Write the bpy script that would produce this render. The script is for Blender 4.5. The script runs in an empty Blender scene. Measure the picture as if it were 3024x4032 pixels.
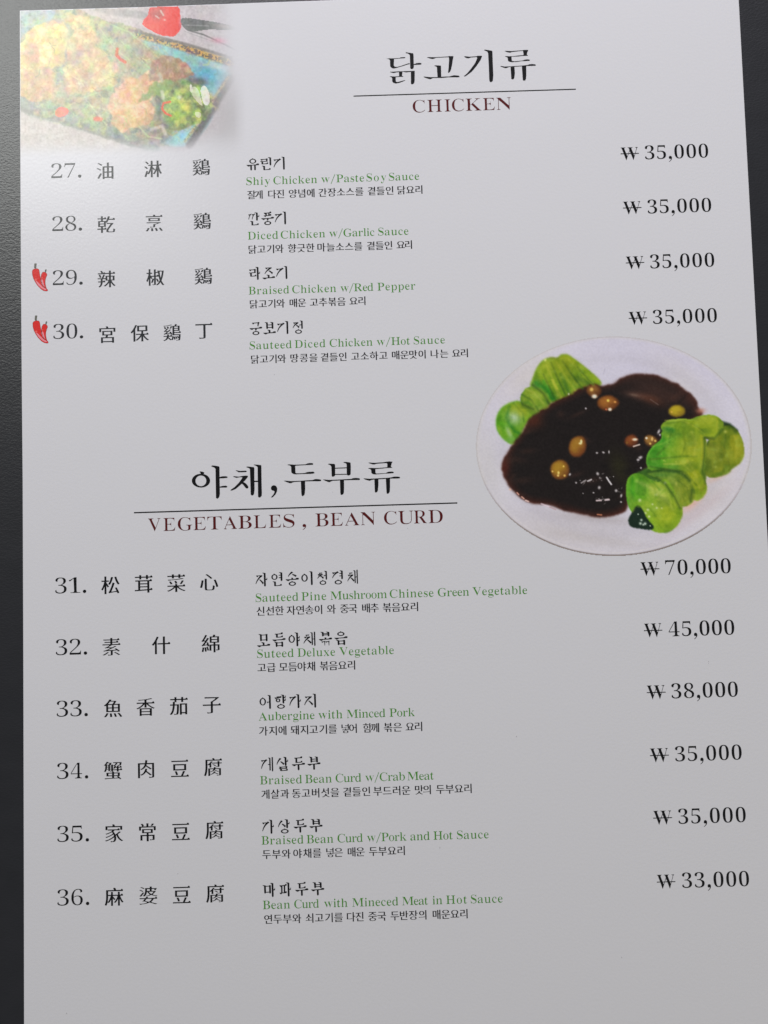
import bpy, math
import numpy as np
from mathutils import Vector, Matrix

# ------------------------------------------------------------------ camera, world, lamps, exposure
sc = bpy.context.scene
C = sc.collection
F = 1.0                      # focal length in picture widths
W, H = 3024.0, 4032.0        # the photograph's own pixels: used to read positions off the flat page
cam_d = bpy.data.cameras.new('camera'); cam = bpy.data.objects.new('camera', cam_d); C.objects.link(cam)
cam_d.sensor_fit = 'HORIZONTAL'; cam_d.sensor_width = 36; cam_d.lens = 36 * F
cam_d.clip_start = 0.01; cam_d.clip_end = 50
DIST = 0.307
ey = Vector((-906.5, 30406.0, -1660.0)).normalized()      # the page's up direction seen by the camera
ex = Vector((1.0, 0.030, 0.0034)); ex = (ex - ey * ex.dot(ey)).normalized()
ez = ex.cross(ey)
R = Matrix((ex, ey, ez))                                   # camera space -> page space
cam.matrix_world = Matrix.Translation(-(R @ Vector((0, 0, -DIST)))) @ R.to_4x4()
CP = cam.matrix_world.translation.copy()
sc.camera = cam

def at(px, py, z=0.0):
    """photograph pixel -> point on the flat page (metres)"""
    d = R @ Vector(((px - W / 2) / (F * W), -(py - H / 2) / (F * W), -1.0))
    t = (z - CP.z) / d.z
    return (CP.x + d.x * t, CP.y + d.y * t)

world = bpy.data.worlds.new('World'); sc.world = world; world.use_nodes = True
bg = world.node_tree.nodes['Background']; bg.inputs[0].default_value = (0.92, 0.93, 1.0, 1); bg.inputs[1].default_value = 0.13
def area_lamp(name, loc, target, size, power, col, sy=None):
    l = bpy.data.lights.new(name, 'AREA'); l.energy = power; l.color = col
    l.shape = 'RECTANGLE'; l.size = size; l.size_y = sy or size
    o = bpy.data.objects.new(name, l); C.objects.link(o); o.location = loc
    o.rotation_euler = (Vector(target) - Vector(loc)).to_track_quat('-Z', 'Y').to_euler(); return o
area_lamp('ceiling_lamp', (-1.13, 1.60, 1.85), (-1.13, 1.6001, 0), 0.95, 25, (0.965, 0.985, 0.95), 1.05)
area_lamp('top_fill', (0.10, 1.52, 0.62), (0, 0, 0), 0.5, 20.5, (0.97, 0.935, 1.06))  # added unseen fill, makes the brightness fall off down the page
area_lamp('warm_fill', (1.1, -1.2, 0.8), (0, 0, 0), 0.3, 2.4, (1.0, 0.88, 0.50))  # added unseen warm fill, tints the lower right of the page
sc.view_settings.view_transform = 'Standard'; sc.view_settings.look = 'None'
sc.view_settings.exposure = 0.22; sc.view_settings.gamma = 1.0
sc.cycles.use_denoising = True

# ------------------------------------------------------------------ helpers
def lin(c):
    c = np.asarray(c, float) / 255.0
    return np.where(c <= 0.04045, c / 12.92, ((c + 0.055) / 1.055) ** 2.4)
PAGE_ALB = 0.80
PAGE_SEEN = lin((189, 189, 191))
def ink(rgb):
    """a colour read off the photograph, as the print's own colour"""
    return tuple(float(v) for v in np.clip(lin(rgb) / PAGE_SEEN * PAGE_ALB - 0.004, 0.004, 0.95))

def coat(nt, bsdf, strength=0.045):
    """the satin laminate shared by paper and ink: fine relief only"""
    tc = nt.nodes.new('ShaderNodeTexCoord')
    n1 = nt.nodes.new('ShaderNodeTexNoise'); n1.inputs['Scale'].default_value = 900; n1.inputs['Detail'].default_value = 2
    nt.links.new(tc.outputs['Object'], n1.inputs['Vector'])
    n2 = nt.nodes.new('ShaderNodeTexNoise'); n2.inputs['Scale'].default_value = 14; n2.inputs['Detail'].default_value = 1
    nt.links.new(tc.outputs['Object'], n2.inputs['Vector'])
    b2 = nt.nodes.new('ShaderNodeBump'); b2.inputs['Strength'].default_value = 0.06; b2.inputs['Distance'].default_value = 0.002
    nt.links.new(n2.outputs['Fac'], b2.inputs['Height'])
    b = nt.nodes.new('ShaderNodeBump'); b.inputs['Strength'].default_value = strength; b.inputs['Distance'].default_value = 0.0006
    nt.links.new(n1.outputs['Fac'], b.inputs['Height']); nt.links.new(b2.outputs['Normal'], b.inputs['Normal'])
    nt.links.new(b.outputs['Normal'], bsdf.inputs['Normal'])
    bsdf.inputs['Roughness'].default_value = 0.24
    bsdf.inputs['Specular IOR Level'].default_value = 0.55

def material(name, col=None, attr=None, alb_noise=0.0):
    m = bpy.data.materials.new(name); m.use_nodes = True; nt = m.node_tree
    b = nt.nodes['Principled BSDF']
    if attr:
        a = nt.nodes.new('ShaderNodeAttribute'); a.attribute_name = attr
        nt.links.new(a.outputs['Color'], b.inputs['Base Color'])
    else:
        b.inputs['Base Color'].default_value = (*col, 1)
    coat(nt, b)
    return m
m_paper = material('satin_paper', (PAGE_ALB, PAGE_ALB, PAGE_ALB * 1.0))
m_black = material('black_ink', (0.004, 0.004, 0.0045))
m_grey_ink = material('dark_grey_ink', (0.020, 0.022, 0.026))
m_green = material('green_ink', (0.080, 0.30, 0.034))
m_red = material('dark_red_ink', (0.105, 0.006, 0.006))
m_photo = material('printed_photo', attr='print')
m_ch_red = material('chilli_red_ink', ink((190, 34, 30)))
m_ch_edge = material('chilli_outline_ink', ink((105, 38, 40)))
m_ch_pink = material('chilli_highlight_ink', ink((214, 124, 132)))
m_ch_spot = material('chilli_spot_ink', ink((216, 84, 76)))
m_ch_dark = material('chilli_shade_ink', ink((138, 18, 22)))
m_stem = material('chilli_stem_ink', ink((92, 92, 84)))

def leather():
    m = bpy.data.materials.new('dark_grained_leatherette'); m.use_nodes = True; nt = m.node_tree
    b = nt.nodes['Principled BSDF']
    tc = nt.nodes.new('ShaderNodeTexCoord')
    v = nt.nodes.new('ShaderNodeTexVoronoi'); v.inputs['Scale'].default_value = 950; v.feature = 'SMOOTH_F1'
    n = nt.nodes.new('ShaderNodeTexNoise'); n.inputs['Scale'].default_value = 1300; n.inputs['Detail'].default_value = 4
    n3 = nt.nodes.new('ShaderNodeTexNoise'); n3.inputs['Scale'].default_value = 60; n3.inputs['Detail'].default_value = 3
    mp = nt.nodes.new('ShaderNodeMapping'); mp.inputs['Rotation'].default_value[2] = 0.7; mp.inputs['Scale'].default_value = (1, 1.7, 1)
    nt.links.new(tc.outputs['Object'], mp.inputs['Vector'])
    for q in (v, n, n3): nt.links.new(mp.outputs['Vector'], q.inputs['Vector'])
    mx = nt.nodes.new('ShaderNodeMath'); mx.operation = 'ADD'
    nt.links.new(v.outputs['Distance'], mx.inputs[0]); nt.links.new(n.outputs['Fac'], mx.inputs[1])
    bp = nt.nodes.new('ShaderNodeBump'); bp.inputs['Strength'].default_value = 0.10; bp.inputs['Distance'].default_value = 0.0007
    nt.links.new(mx.outputs[0], bp.inputs['Height']); nt.links.new(bp.outputs['Normal'], b.inputs['Normal'])
    r = nt.nodes.new('ShaderNodeValToRGB')
    r.color_ramp.elements[0].color = (0.011, 0.012, 0.014, 1); r.color_ramp.elements[1].color = (0.022, 0.023, 0.026, 1)
    nt.links.new(n3.outputs['Fac'], r.inputs['Fac']); nt.links.new(r.outputs['Color'], b.inputs['Base Color'])
    b.inputs['Roughness'].default_value = 0.34
    b.inputs['Specular IOR Level'].default_value = 1.0
    b.inputs['IOR'].default_value = 1.44
    return m

def link(name, me, mat, parent=None, z=0.0, label=None):
    o = bpy.data.objects.new(name, me); C.objects.link(o)
    me.materials.clear(); me.materials.append(mat)
    o.location.z = z
    if parent is not None: o.parent = parent
    if label: o['label'] = label
    return o

def polys_mesh(name, polys, dz=4e-7):
    """flat polygons (page metres), each a hair above the one before so none share a plane"""
    vs, fs = [], []
    for k, p in enumerate(polys):
        b = len(vs); vs += [(x, y, (k % 24) * dz) for x, y in p]
        a = sum(p[i - 1][0] * p[i][1] - p[i][0] * p[i - 1][1] for i in range(len(p)))
        idx = list(range(b, b + len(p))); fs.append(idx if a > 0 else idx[::-1])
    me = bpy.data.meshes.new(name); me.from_pydata(vs, [], fs); me.update()
    return me

def fill_mesh(name, cons):
    cu = bpy.data.curves.new(name, 'CURVE'); cu.dimensions = '2D'; cu.fill_mode = 'BOTH'
    S = 1000.0                                                    # filled large, then scaled down: the filler merges tiny gaps
    for p in cons:
        s = cu.splines.new('POLY'); s.points.add(len(p) - 1)
        s.points.foreach_set('co', [v for x, y in p for v in (x * S, y * S, 0, 1)]); s.use_cyclic_u = True
    o = bpy.data.objects.new(name, cu); C.objects.link(o)
    me = bpy.data.meshes.new_from_object(o.evaluated_get(bpy.context.evaluated_depsgraph_get()))
    me.name = name
    bpy.data.objects.remove(o); bpy.data.curves.remove(cu)
    n = len(me.vertices); co = np.empty(n * 3, np.float32); me.vertices.foreach_get('co', co)
    me.vertices.foreach_set('co', co / S)
    # all faces up
    me.update()
    if len(me.polygons) and me.polygons[0].normal.z < 0: me.flip_normals()
    return me

def fill_heavy(name, cons, dx):
    """the same outlines laid twice, the second a hair to the right and above: heavier upright strokes only"""
    a = fill_mesh(name, cons); b = fill_mesh(name, [[(x + dx, y) for x, y in p] for p in cons])
    va = [tuple(v.co) for v in a.vertices]; vb = [(v.co.x, v.co.y, 4e-7) for v in b.vertices]; n = len(va)
    me = bpy.data.meshes.new(name); me.from_pydata(va + vb, [], [list(p.vertices) for p in a.polygons] + [[i + n for i in p.vertices] for p in b.polygons]); me.update()
    return me

# ------------------------------------------------------------------ lettering: outlines of the built-in font, reshaped to a book face
def bold(c):
    if 'A' <= c <= 'Z': return chr(0x1D400 + ord(c) - 65)
    if 'a' <= c <= 'z': return chr(0x1D41A + ord(c) - 97)
    if '0' <= c <= '9': return chr(0x1D7CE + ord(c) - 48)
    return c
GL = {}
def load_glyphs(chars):
    chars = sorted(set(chars))
    cu = bpy.data.curves.new('letters', 'FONT'); cu.body = '\n'.join(chars); cu.size = 1.0; cu.space_line = 3.0
    o = bpy.data.objects.new('letters', cu); C.objects.link(o)
    dg = bpy.context.evaluated_depsgraph_get(); oe = o.evaluated_get(dg); c = oe.to_curve(dg)
    step = None
    for s in c.splines:
        bp = s.bezier_points; n = len(bp); pts = []
        for i in range(n):
            a = bp[i]; b = bp[(i + 1) % n]; p0, p1, p2, p3 = a.co, a.handle_right, b.handle_left, b.co
            d = (p3 - p0).length
            st = abs((p1 - p0).cross(p3 - p0).z) + abs((p2 - p0).cross(p3 - p0).z)
            k = 1 if st < 1e-5 * max(d, 1e-3) or d < 1e-4 else (6 if d > .12 else 3)
            for j in range(k):
                t = j / k; u = 1 - t
                q = p0 * u ** 3 + p1 * (3 * u * u * t) + p2 * (3 * u * t * t) + p3 * t ** 3
                if not pts or (pts[-1][0] - q.x) ** 2 + (pts[-1][1] - q.y) ** 2 > 1e-8: pts.append((q.x, q.y))
        if len(pts) > 2:
            yc = (min(p[1] for p in pts) + max(p[1] for p in pts)) / 2
            row = round((0.3 - yc) / 3.0)
            GL.setdefault(chars[row], []).append([(x, y + 3.0 * row) for x, y in pts])
    oe.to_curve_clear(); bpy.data.objects.remove(o); bpy.data.curves.remove(cu)
def p_area(p): return sum(p[i - 1][0] * p[i][1] - p[i][0] * p[i - 1][1] for i in range(len(p))) / 2
def thin(cons, dx, dy, keep=.22):
    """pull the outline in by dx across upright strokes and dy across level ones, never more than a share of the stroke"""
    sg = 1 if p_area(max(cons, key=lambda p: abs(p_area(p)))) > 0 else -1
    A = np.array([p[i] for p in cons for i in range(len(p))]); B = np.array([p[(i + 1) % len(p)] for p in cons for i in range(len(p))])
    out = []
    for p in cons:
        n = len(p); q = []
        for i in range(n):
            ax, ay = p[i - 1]; bx, by = p[i]; cx, cy = p[(i + 1) % n]
            e1 = (bx - ax, by - ay); e2 = (cx - bx, cy - by)
            l1 = math.hypot(*e1) or 1e-9; l2 = math.hypot(*e2) or 1e-9
            n1 = (-e1[1] / l1 * sg, e1[0] / l1 * sg); n2 = (-e2[1] / l2 * sg, e2[0] / l2 * sg)
            mv = []
            for (nx, ny), (mx, my) in ((n1, ((ax + bx) / 2, (ay + by) / 2)), (n2, ((bx + cx) / 2, (by + cy) / 2))):
                ox, oy = mx + nx * 1e-4, my + ny * 1e-4
                d = B - A; den = nx * d[:, 1] - ny * d[:, 0]
                den = np.where(abs(den) < 1e-12, 1e-12, den)
                t = ((A[:, 0] - ox) * d[:, 1] - (A[:, 1] - oy) * d[:, 0]) / den
                u = ((A[:, 0] - ox) * ny - (A[:, 1] - oy) * nx) / den
                h = t[(t > 0) & (u >= 0) & (u <= 1)]; T = float(h.min()) if len(h) else 1.0
                want = math.hypot(dx * nx, dy * ny)
                mv.append(min(want, keep * T) if want > 0 else want)
            d = max(1 + n1[0] * n2[0] + n1[1] * n2[1], .45)
            if dx < 0: q.append((bx + dx * (n1[0] + n2[0]) / d, by + min(dy, min(mv) if min(mv) > 0 else dy) * (n1[1] + n2[1]) / d)); continue
            m = (mv[0] + mv[1]) / 2
            if abs(n1[0] * n2[0] + n1[1] * n2[1]) < .5: q.append((bx + (n1[0] * mv[0] + n2[0] * mv[1]), by + (n1[1] * mv[0] + n2[1] * mv[1])))
            else: q.append((bx + m * (n1[0] + n2[0]) / d, by + m * (n1[1] + n2[1]) / d))
        out.append(q)
    return out
def uroko(cons, h, w):
    """the small triangle that ends a level stroke"""
    sg = 1 if p_area(max(cons, key=lambda p: abs(p_area(p)))) > 0 else -1
    out = []
    for p in cons:
        n = len(p); q = []
        for i in range(n):
            a = p[i - 1]; b = p[i]; c = p[(i + 1) % n]; z = p[i - 2]; d = p[(i + 2) % n]
            e0, eb, prev = (a, c, z) if sg > 0 else (c, a, d)
            up = b[1] - e0[1]
            if .012 < up < .10 and abs(b[0] - e0[0]) < .02 and b[0] - eb[0] > w * 1.3 and abs(b[1] - eb[1]) < .02 \
               and e0[0] - prev[0] > w * .5 and abs(e0[1] - prev[1]) < .02:
                t = [b, (b[0] - w * .18, b[1] + h * .45), (b[0] - w * .5, b[1] + h), (b[0] - w, b[1])]
                q += t if sg > 0 else t[::-1]
            else: q.append(b)
        out.append(q)
    return out
_done = {}
def glyph(c, style):
    k = (c, style)
    if k in _done: return _done[k]
    if style == 'hanzi':
        g = uroko(thin(GL[c], -.005, .018, .3), .055, .10)
    elif style == 'caps':
        g = thin(GL[bold(c)], .028, .006)
    elif style == 'hangul':
        g = thin(GL[c], -.003, .015, .3)
    elif style == 'won':
        g = thin(GL[bold(c)], .014, .006)
    elif style == 'text':
        g = thin(GL[bold(c)], .027, .002, .2)
    elif style == 'price':
        g = thin(GL[bold(c)], .016, .014, .25)
    else:  # figures
        g = thin(GL[bold(c)], .028, .016, .25)
    x0 = min(p[0] for q in g for p in q); x1 = max(p[0] for q in g for p in q)
    g = [[(x - x0, y) for x, y in q] for q in g]
    _done[k] = (g, x1 - x0); return _done[k]

# page-plane frame of a text line: origin at a photographed point, x along the page
def frame(px, py):
    o = at(px, py); s = (at(px + 10, py)[0] - o[0]) / 10.0        # metres per photo pixel
    return o, s
SIDE = {'i': .06, 'l': .06}
def latin_line(words, base_px, base_py, cap_px, style, xs=1.0):
    """words: (text, x0, x1) in photo pixels; one baseline"""
    o, s = frame(base_px, base_py); em = cap_px / (0.69 if style not in ('figures', 'price') else .67) * s
    cons = []
    for t, x0, x1 in words:
        bx = o[0] + (at(x0, base_py)[0] - at(base_px, base_py)[0]); wd = (x1 - x0) * s
        gs = [glyph(c, style) for c in t]
        tot = sum(w for g, w in gs) * em * xs
        if len(t) == 1: k = xs; kk = wd / (gs[0][1] * em); gap = 0; k = kk
        else:
            gap = (wd - tot) / (len(t) - 1); k = xs
            if gap < .02 * em: k = xs * (wd - .02 * em * (len(t) - 1)) / tot; gap = .02 * em
        x = bx
        for g, w in gs:
            cons += [[(x + a * em * k, o[1] + b * em) for a, b in q] for q in g]; x += w * em * k + gap
    return cons
def hanzi_line(chars, em_px):
    cons = []
    for c, cx, cy in chars:
        g, w = glyph(c, 'hanzi'); o, s = frame(cx, cy); em = em_px * s
        ys = [p[1] for q in g for p in q]; ym = (min(ys) + max(ys)) / 2
        cons += [[(o[0] + (a - w / 2) * em, o[1] + (b - ym) * em) for a, b in q] for q in g]
    return cons

# ------------------------------------------------------------------ Hangul in brush-serif strokes, composed from their letters
def Hb(x0, x1, y, t=.035, end=True, start=True, rise=.012):
    L = x1 - x0; r = rise
    p = [(x0, y + t * .5)]
    if start: p += [(x0 + .10 * L, y + t * .5)]
    p += [(x0 + .35 * L, y + t * .4 + r * .3)]
    if end: p += [(x1 - .28 * L, y + t * .6 + r), (x1 - .18 * L, y + t * 1.7 + r), (x1 - .04 * L, y + t * 1.6 + r), (x1, y + t * .7 + r), (x1 - .05 * L, y - t * .4 + r), (x1 - .3 * L, y - t * .5 + r)]
    else: p += [(x1, y + t * .5 + r), (x1, y - t * .5 + r)]
    if start: p += [(x0 + .35 * L, y - t * .5 + r * .3), (x0 + .20 * L, y - t * 1.7), (x0 + .08 * L, y - t * .9)]
    else: p += [(x0, y - t * .5)]
    return p
def Vb(x, y0, y1, w=.085, flag=True, tail=True):
    a, b = x - w / 2, x + w / 2
    p = [(a - w * .95, y1 - .005), (a - w * .3, y1 + .012), (b - w * .2, y1 - .012), (b, y1 - .035)] if flag else [(a, y1), (b, y1)]
    p += [(b + .006, y0 + .06), (b - w * .25, y0), (a + w * .3, y0), (a + .006, y0 + .05)] if tail else [(b, y0), (a, y0)]
    if flag: p += [(a, y1 - .09), (a - w * .35, y1 - .035)]
    return p
def Dg(x0, y0, x1, y1, w0, w1, bow=.0):
    """tapering slanted stroke from (x0,y0) to (x1,y1)"""
    n = 6; L = []; Rr = []
    dx, dy = x1 - x0, y1 - y0; l = math.hypot(dx, dy); nx, ny = -dy / l, dx / l
    for i in range(n + 1):
        t = i / n; b = bow * 4 * t * (1 - t) * l; w = (w0 + (w1 - w0) * t) / 2
        cx, cy = x0 + dx * t + nx * b, y0 + dy * t + ny * b
        L.append((cx + nx * w, cy + ny * w)); Rr.append((cx - nx * w, cy - ny * w))
    return L + Rr[::-1]
def Ring(cx, cy, rx, ry, w, t, tick=True):
    out = []; n = 18
    o = [(cx + rx * math.cos(2 * math.pi * i / n), cy + ry * math.sin(2 * math.pi * i / n)) for i in range(n + 1)]
    q = [(cx + (rx - w) * math.cos(2 * math.pi * i / n), cy + (ry - t) * math.sin(2 * math.pi * i / n)) for i in range(n + 1)]
    out.append(o[:n // 2 + 1] + q[:n // 2 + 1][::-1]); out.append(o[n // 2:] + q[n // 2:][::-1])
    if tick: out.append([(cx - .06, cy + ry + .045), (cx + .05, cy + ry + .02), (cx + .02, cy + ry - t * .6), (cx - .05, cy + ry - t * .6)])
    return out
def cons_j(j, x0, y0, x1, y1, ctx, t, w):
    """ctx: 'v' beside an upright vowel, 'h' above a level vowel, 'f' as a final"""
    X, Y = x1 - x0, y1 - y0; w = min(w, X * .26); P = []
    if j in 'ㄲㄸㅆㅃ':
        b = {'ㄲ': 'ㄱ', 'ㄸ': 'ㄷ', 'ㅆ': 'ㅅ', 'ㅃ': 'ㅂ'}[j]
        return cons_j(b, x0, y0, x0 + X * .48, y1, ctx, t, w) + cons_j(b, x0 + X * .50, y0, x1, y1, ctx, t, w)
    if j == 'ㄺ': return cons_j('ㄹ', x0, y0, x0 + X * .52, y1, 'f', t, w * .85) + cons_j('ㄱ', x0 + X * .56, y0 - .03, x1, y1, 'f', t, w)
    if j in 'ㄱㅋ':
        if ctx == 'v': P = [Hb(x0, x1 - w * .4, y1 - t, t, False), Dg(x1 - w * .5, y1, x0 + .02, y0, w, t * .9, -.10)]
        else: P = [Hb(x0, x1 - w * .5, y1 - t, t, False), Dg(x1 - w * .5, y1, x1 - w * (1.0 if ctx == 'h' else .6), y0, w, w * .55, -.03)]
        if j == 'ㅋ': P.append(Hb(x0, x1 - w, y0 + Y * .5, t, False, False))
    elif j == 'ㄴ':
        P = [Vb(x0 + w, y0 + t * .2, y1, w, True, False), Hb(x0 + w, x1, y0 + t * .5, t, True, False, .02 if ctx != 'v' else .06)]
    elif j in 'ㄷㅌ':
        P = [Hb(x0, x1, y1 - t, t, True, False), Vb(x0 + w * 1.1, y0 + t * .2, y1 - t, w, False, False), Hb(x0 + w, x1, y0 + t * .5, t, True, False, .02 if ctx != 'v' else .05)]
        if j == 'ㅌ': P.append(Hb(x0 + w, x1 - .03, y0 + Y * .5, t, False, False))
    elif j == 'ㄹ':
        ym = y0 + Y * .5
        P = [Hb(x0, x1 - w * .3, y1 - t, t, False), Dg(x1 - w * .6, y1, x1 - w * .7, ym, w, w * .8), Hb(x0, x1 - w * .2, ym, t, False, False),
             Vb(x0 + w * 1.1, y0 + t * .2, ym, w, False, False), Hb(x0 + w, x1 + .02, y0 + t * .5, t, True, False)]
    elif j == 'ㅁ':
        P = [Vb(x0 + w * .8, y0, y1, w), Hb(x0 + w, x1 - w * .5, y1 - t * 1.2, t, False, False), Vb(x1 - w * .5, y0 - .01, y1, w, False), Hb(x0 + w, x1 - w * .5, y0 + t * 1.4, t, False, False)]
    elif j == 'ㅂ':
        P = [Vb(x0 + w * .8, y0, y1, w), Hb(x0 + w, x1 - w * .5, y0 + Y * .58, t, False, False), Vb(x1 - w * .5, y0 - .01, y1, w), Hb(x0 + w, x1 - w * .5, y0 + t * 1.6, t, False, False)]
    elif j == 'ㅍ':
        P = [Hb(x0, x1, y1 - t, t), Vb(x0 + X * .32, y0 + t, y1 - t, w * .8, False, False), Vb(x0 + X * .68, y0 + t, y1 - t, w * .8, False, False), Hb(x0, x1, y0 + t, t)]
    elif j in 'ㅅㅈㅊ':
        top = y1
        if j == 'ㅊ':
            P.append(Hb(x0 + X * .28, x1 - X * .22, y1 - t, t * 1.2, False)); top = y1 - Y * .22
        if j in 'ㅈㅊ':
            P.append(Hb(x0 + X * .06, x1 - X * .1, top - t, t, False)); st = (x0 + X * .80, top - t)
        else: st = (x0 + X * .54, top)
        P.append(Dg(st[0], st[1], x0, y0, w * .95, t * .8, -.08))
        P.append(Dg(x0 + X * .52, y0 + (top - y0) * .48, x1, y0 + .01, t * 1.2, w * 1.0, .04))
        if j == 'ㅅ': P.append([(st[0] - w * 1.1, top + .01), (st[0] + w * .3, top - .005), (st[0] + w * .3, top - .05), (st[0] - w * .4, top - .04)])
    elif j == 'ㅇ':
        P = Ring((x0 + x1) / 2, (y0 + y1) / 2 - .02, X * .46, Y * .46, w * .8, t * 1.0)
    elif j == 'ㅎ':
        P = [Hb(x0 + X * .3, x1 - X * .25, y1 - t, t * 1.2, False), Hb(x0, x1, y1 - Y * .27, t)]
        P += Ring((x0 + x1) / 2, y0 + Y * .30, X * .33, Y * .31, w * .75, t, False)
    return P
CH = 'ㄱㄲㄴㄷㄸㄹㅁㅂㅃㅅㅆㅇㅈㅉㅊㅋㅌㅍㅎ'
JU = 'ㅏㅐㅑㅒㅓㅔㅕㅖㅗㅘㅙㅚㅛㅜㅝㅞㅟㅠㅡㅢㅣ'
JO = [''] + list('ㄱㄲㄳㄴㄵㄶㄷㄹㄺㄻㄼㄽㄾㄿㅀㅁㅂㅄㅅㅆㅇㅈㅊㅋㅌㅍㅎ')
def vowel_v(v, x, y0, y1, t, w):
    """upright vowel with its main stem at x; arms reach either side"""
    ym = (y0 + y1) / 2; P = []
    if v in 'ㅐㅔ': w *= .74; P.append([(a if a > x + .125 - w * .5 else x + .125 - w * .5, b) for a, b in Vb(x + .125, y0 - .01, y1 + .02, w, False)])
    if v == 'ㅐ': P += [Vb(x - .06, y0 + .05, y1 - .02, w), Hb(x - .04, x + .12, ym, t, False, False, 0)]
    elif v == 'ㅔ': P += [Vb(x - .055, y0 + .05, y1 - .02, w), Hb(x - .20, x - .06, ym, t, False, False, 0)]
    else: P.append(Vb(x, y0, y1, w))
    if v == 'ㅏ': P.append(Hb(x, x + .19, ym, t * 1.3, True, False))
    if v == 'ㅑ': P += [Hb(x, x + .19, ym + .11, t * 1.3, True, False), Hb(x, x + .19, ym - .09, t * 1.3, True, False)]
    if v == 'ㅓ': P.append(Hb(x - .22, x, ym, t, False, True, 0))
    if v == 'ㅕ': P += [Hb(x - .20, x, ym + .11, t, False, False, 0), Hb(x - .20, x, ym - .07, t, False, False, 0)]
    return P
def hangul(c, heavy=1.0):
    k = ord(c) - 0xAC00; ci, vi, fi = CH[k // 588], JU[(k % 588) // 28], JO[k % 28]
    t, w = (.040) * heavy, .092 * heavy
    fin = bool(fi); P = []
    if vi in 'ㅏㅐㅑㅓㅔㅕㅣ':
        xs = {'ㅏ': .70, 'ㅑ': .70, 'ㅐ': .72, 'ㅔ': .74, 'ㅓ': .82, 'ㅕ': .82, 'ㅣ': .82}[vi]
        xe = {'ㅏ': .58, 'ㅑ': .58, 'ㅐ': .57, 'ㅔ': .52, 'ㅓ': .58, 'ㅕ': .60, 'ㅣ': .64}[vi]
        if ci in 'ㅇ' : xe = min(xe, .56)
        if fin: P += cons_j(ci, .05, .46, xe, .90, 'v', t, w); P += vowel_v(vi, xs, .36, .99, t, w); P += cons_j(fi, .20, .0, .84, .34, 'f', t, w)
        else: P += cons_j(ci, .03, .20 if ci not in 'ㅇㅁㅂㄷㄴㄹ' else .26, xe, .84, 'v', t, w); P += vowel_v(vi, xs, .0, .99, t, w)
    elif vi in 'ㅗㅛㅜㅠㅡ':
        if fin: yc, yb, st = (.66, .98), .50, .13
        elif vi in 'ㅗㅛ': yc, yb, st = (.44, .95), .12, .24
        else: yc, yb, st = (.54, .95), .42, .40
        P += cons_j(ci, .20, yc[0], .80, yc[1], 'h', t, w)
        if fin and vi in 'ㅗㅛ': yb = .44
        P.append(Hb(.0, 1.0, yb, t * 1.05))
        up = {'ㅗ': [.5], 'ㅛ': [.36, .64]}.get(vi, []); dn = {'ㅜ': [.5], 'ㅠ': [.36, .66]}.get(vi, [])
        for x in up: P.append(Vb(x, yb, yb + st, w, len(up) == 1 and not fin, False))
        for x in dn: P.append(Vb(x, yb - st, yb, w, False, not fin))
        if fin: P += cons_j(fi, .20, .0, .80, .33 if vi != 'ㅡ' else .36, 'f', t, w)
    else:   # a level and an upright vowel together
        P += cons_j(ci, .08, .46, .60, .90, 'h', t, w)
        if vi in 'ㅘㅙㅚ': P += [Hb(.0, .66, .18, t, False), Vb(.34, .18, .38, w, False, False)]
        elif vi == 'ㅢ': P += [Hb(.0, .68, .26, t, False)]
        if vi == 'ㅘ': P += vowel_v('ㅏ', .78, .0, .99, t, w)
        elif vi == 'ㅙ': P += vowel_v('ㅐ', .80, .0, .99, t, w * .8)
        else: P += vowel_v('ㅣ', .86, .0, .99, t, w)
    return P
def hangul_line(words, cy_px, size_px, heavy=1.0, width=None):
    """words: (text, x0, x1) in photo pixels; cy_px: middle height at the first word's left end"""
    x00 = words[0][1]; o, s = frame(x00, cy_px); polys = []
    em = size_px * s
    for t, x0, x1 in words:
        n = len(t); wd = (x1 - x0) * s; gw = em * (width or .98)
        pitch = (wd - gw * .93) / (n - 1) if n > 1 else 0
        if n == 1: gw = wd
        bx = o[0] + (at(x0, cy_px)[0] - at(x00, cy_px)[0])
        for i, c in enumerate(t):
            for p in hangul(c, heavy):
                polys.append([(bx + i * pitch + a * gw, o[1] + (b - .5) * em) for a, b in p])
    return polys

def hangul_small(words, cy_px, size_px):
    """the small print: font outlines on the same even pitch"""
    x00 = words[0][1]; o, s = frame(x00, cy_px); cons = []; em = size_px * s * 1.06
    for t, x0, x1 in words:
        n = len(t); wd = (x1 - x0) * s; gw = size_px * s * .93
        pitch = (wd - gw) / (n - 1) if n > 1 else 0; bx = o[0] + (at(x0, cy_px)[0] - at(x00, cy_px)[0])
        for i, c in enumerate(t):
            g, w = glyph(c, 'hangul'); k = min(1.0, gw / (w * em)); cx = bx + i * pitch + (gw if n > 1 else wd) / 2
            cons += [[(cx + (a - w / 2) * em * k, o[1] + (b - .35) * em) for a, b in q] for q in g]
    return cons

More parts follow.
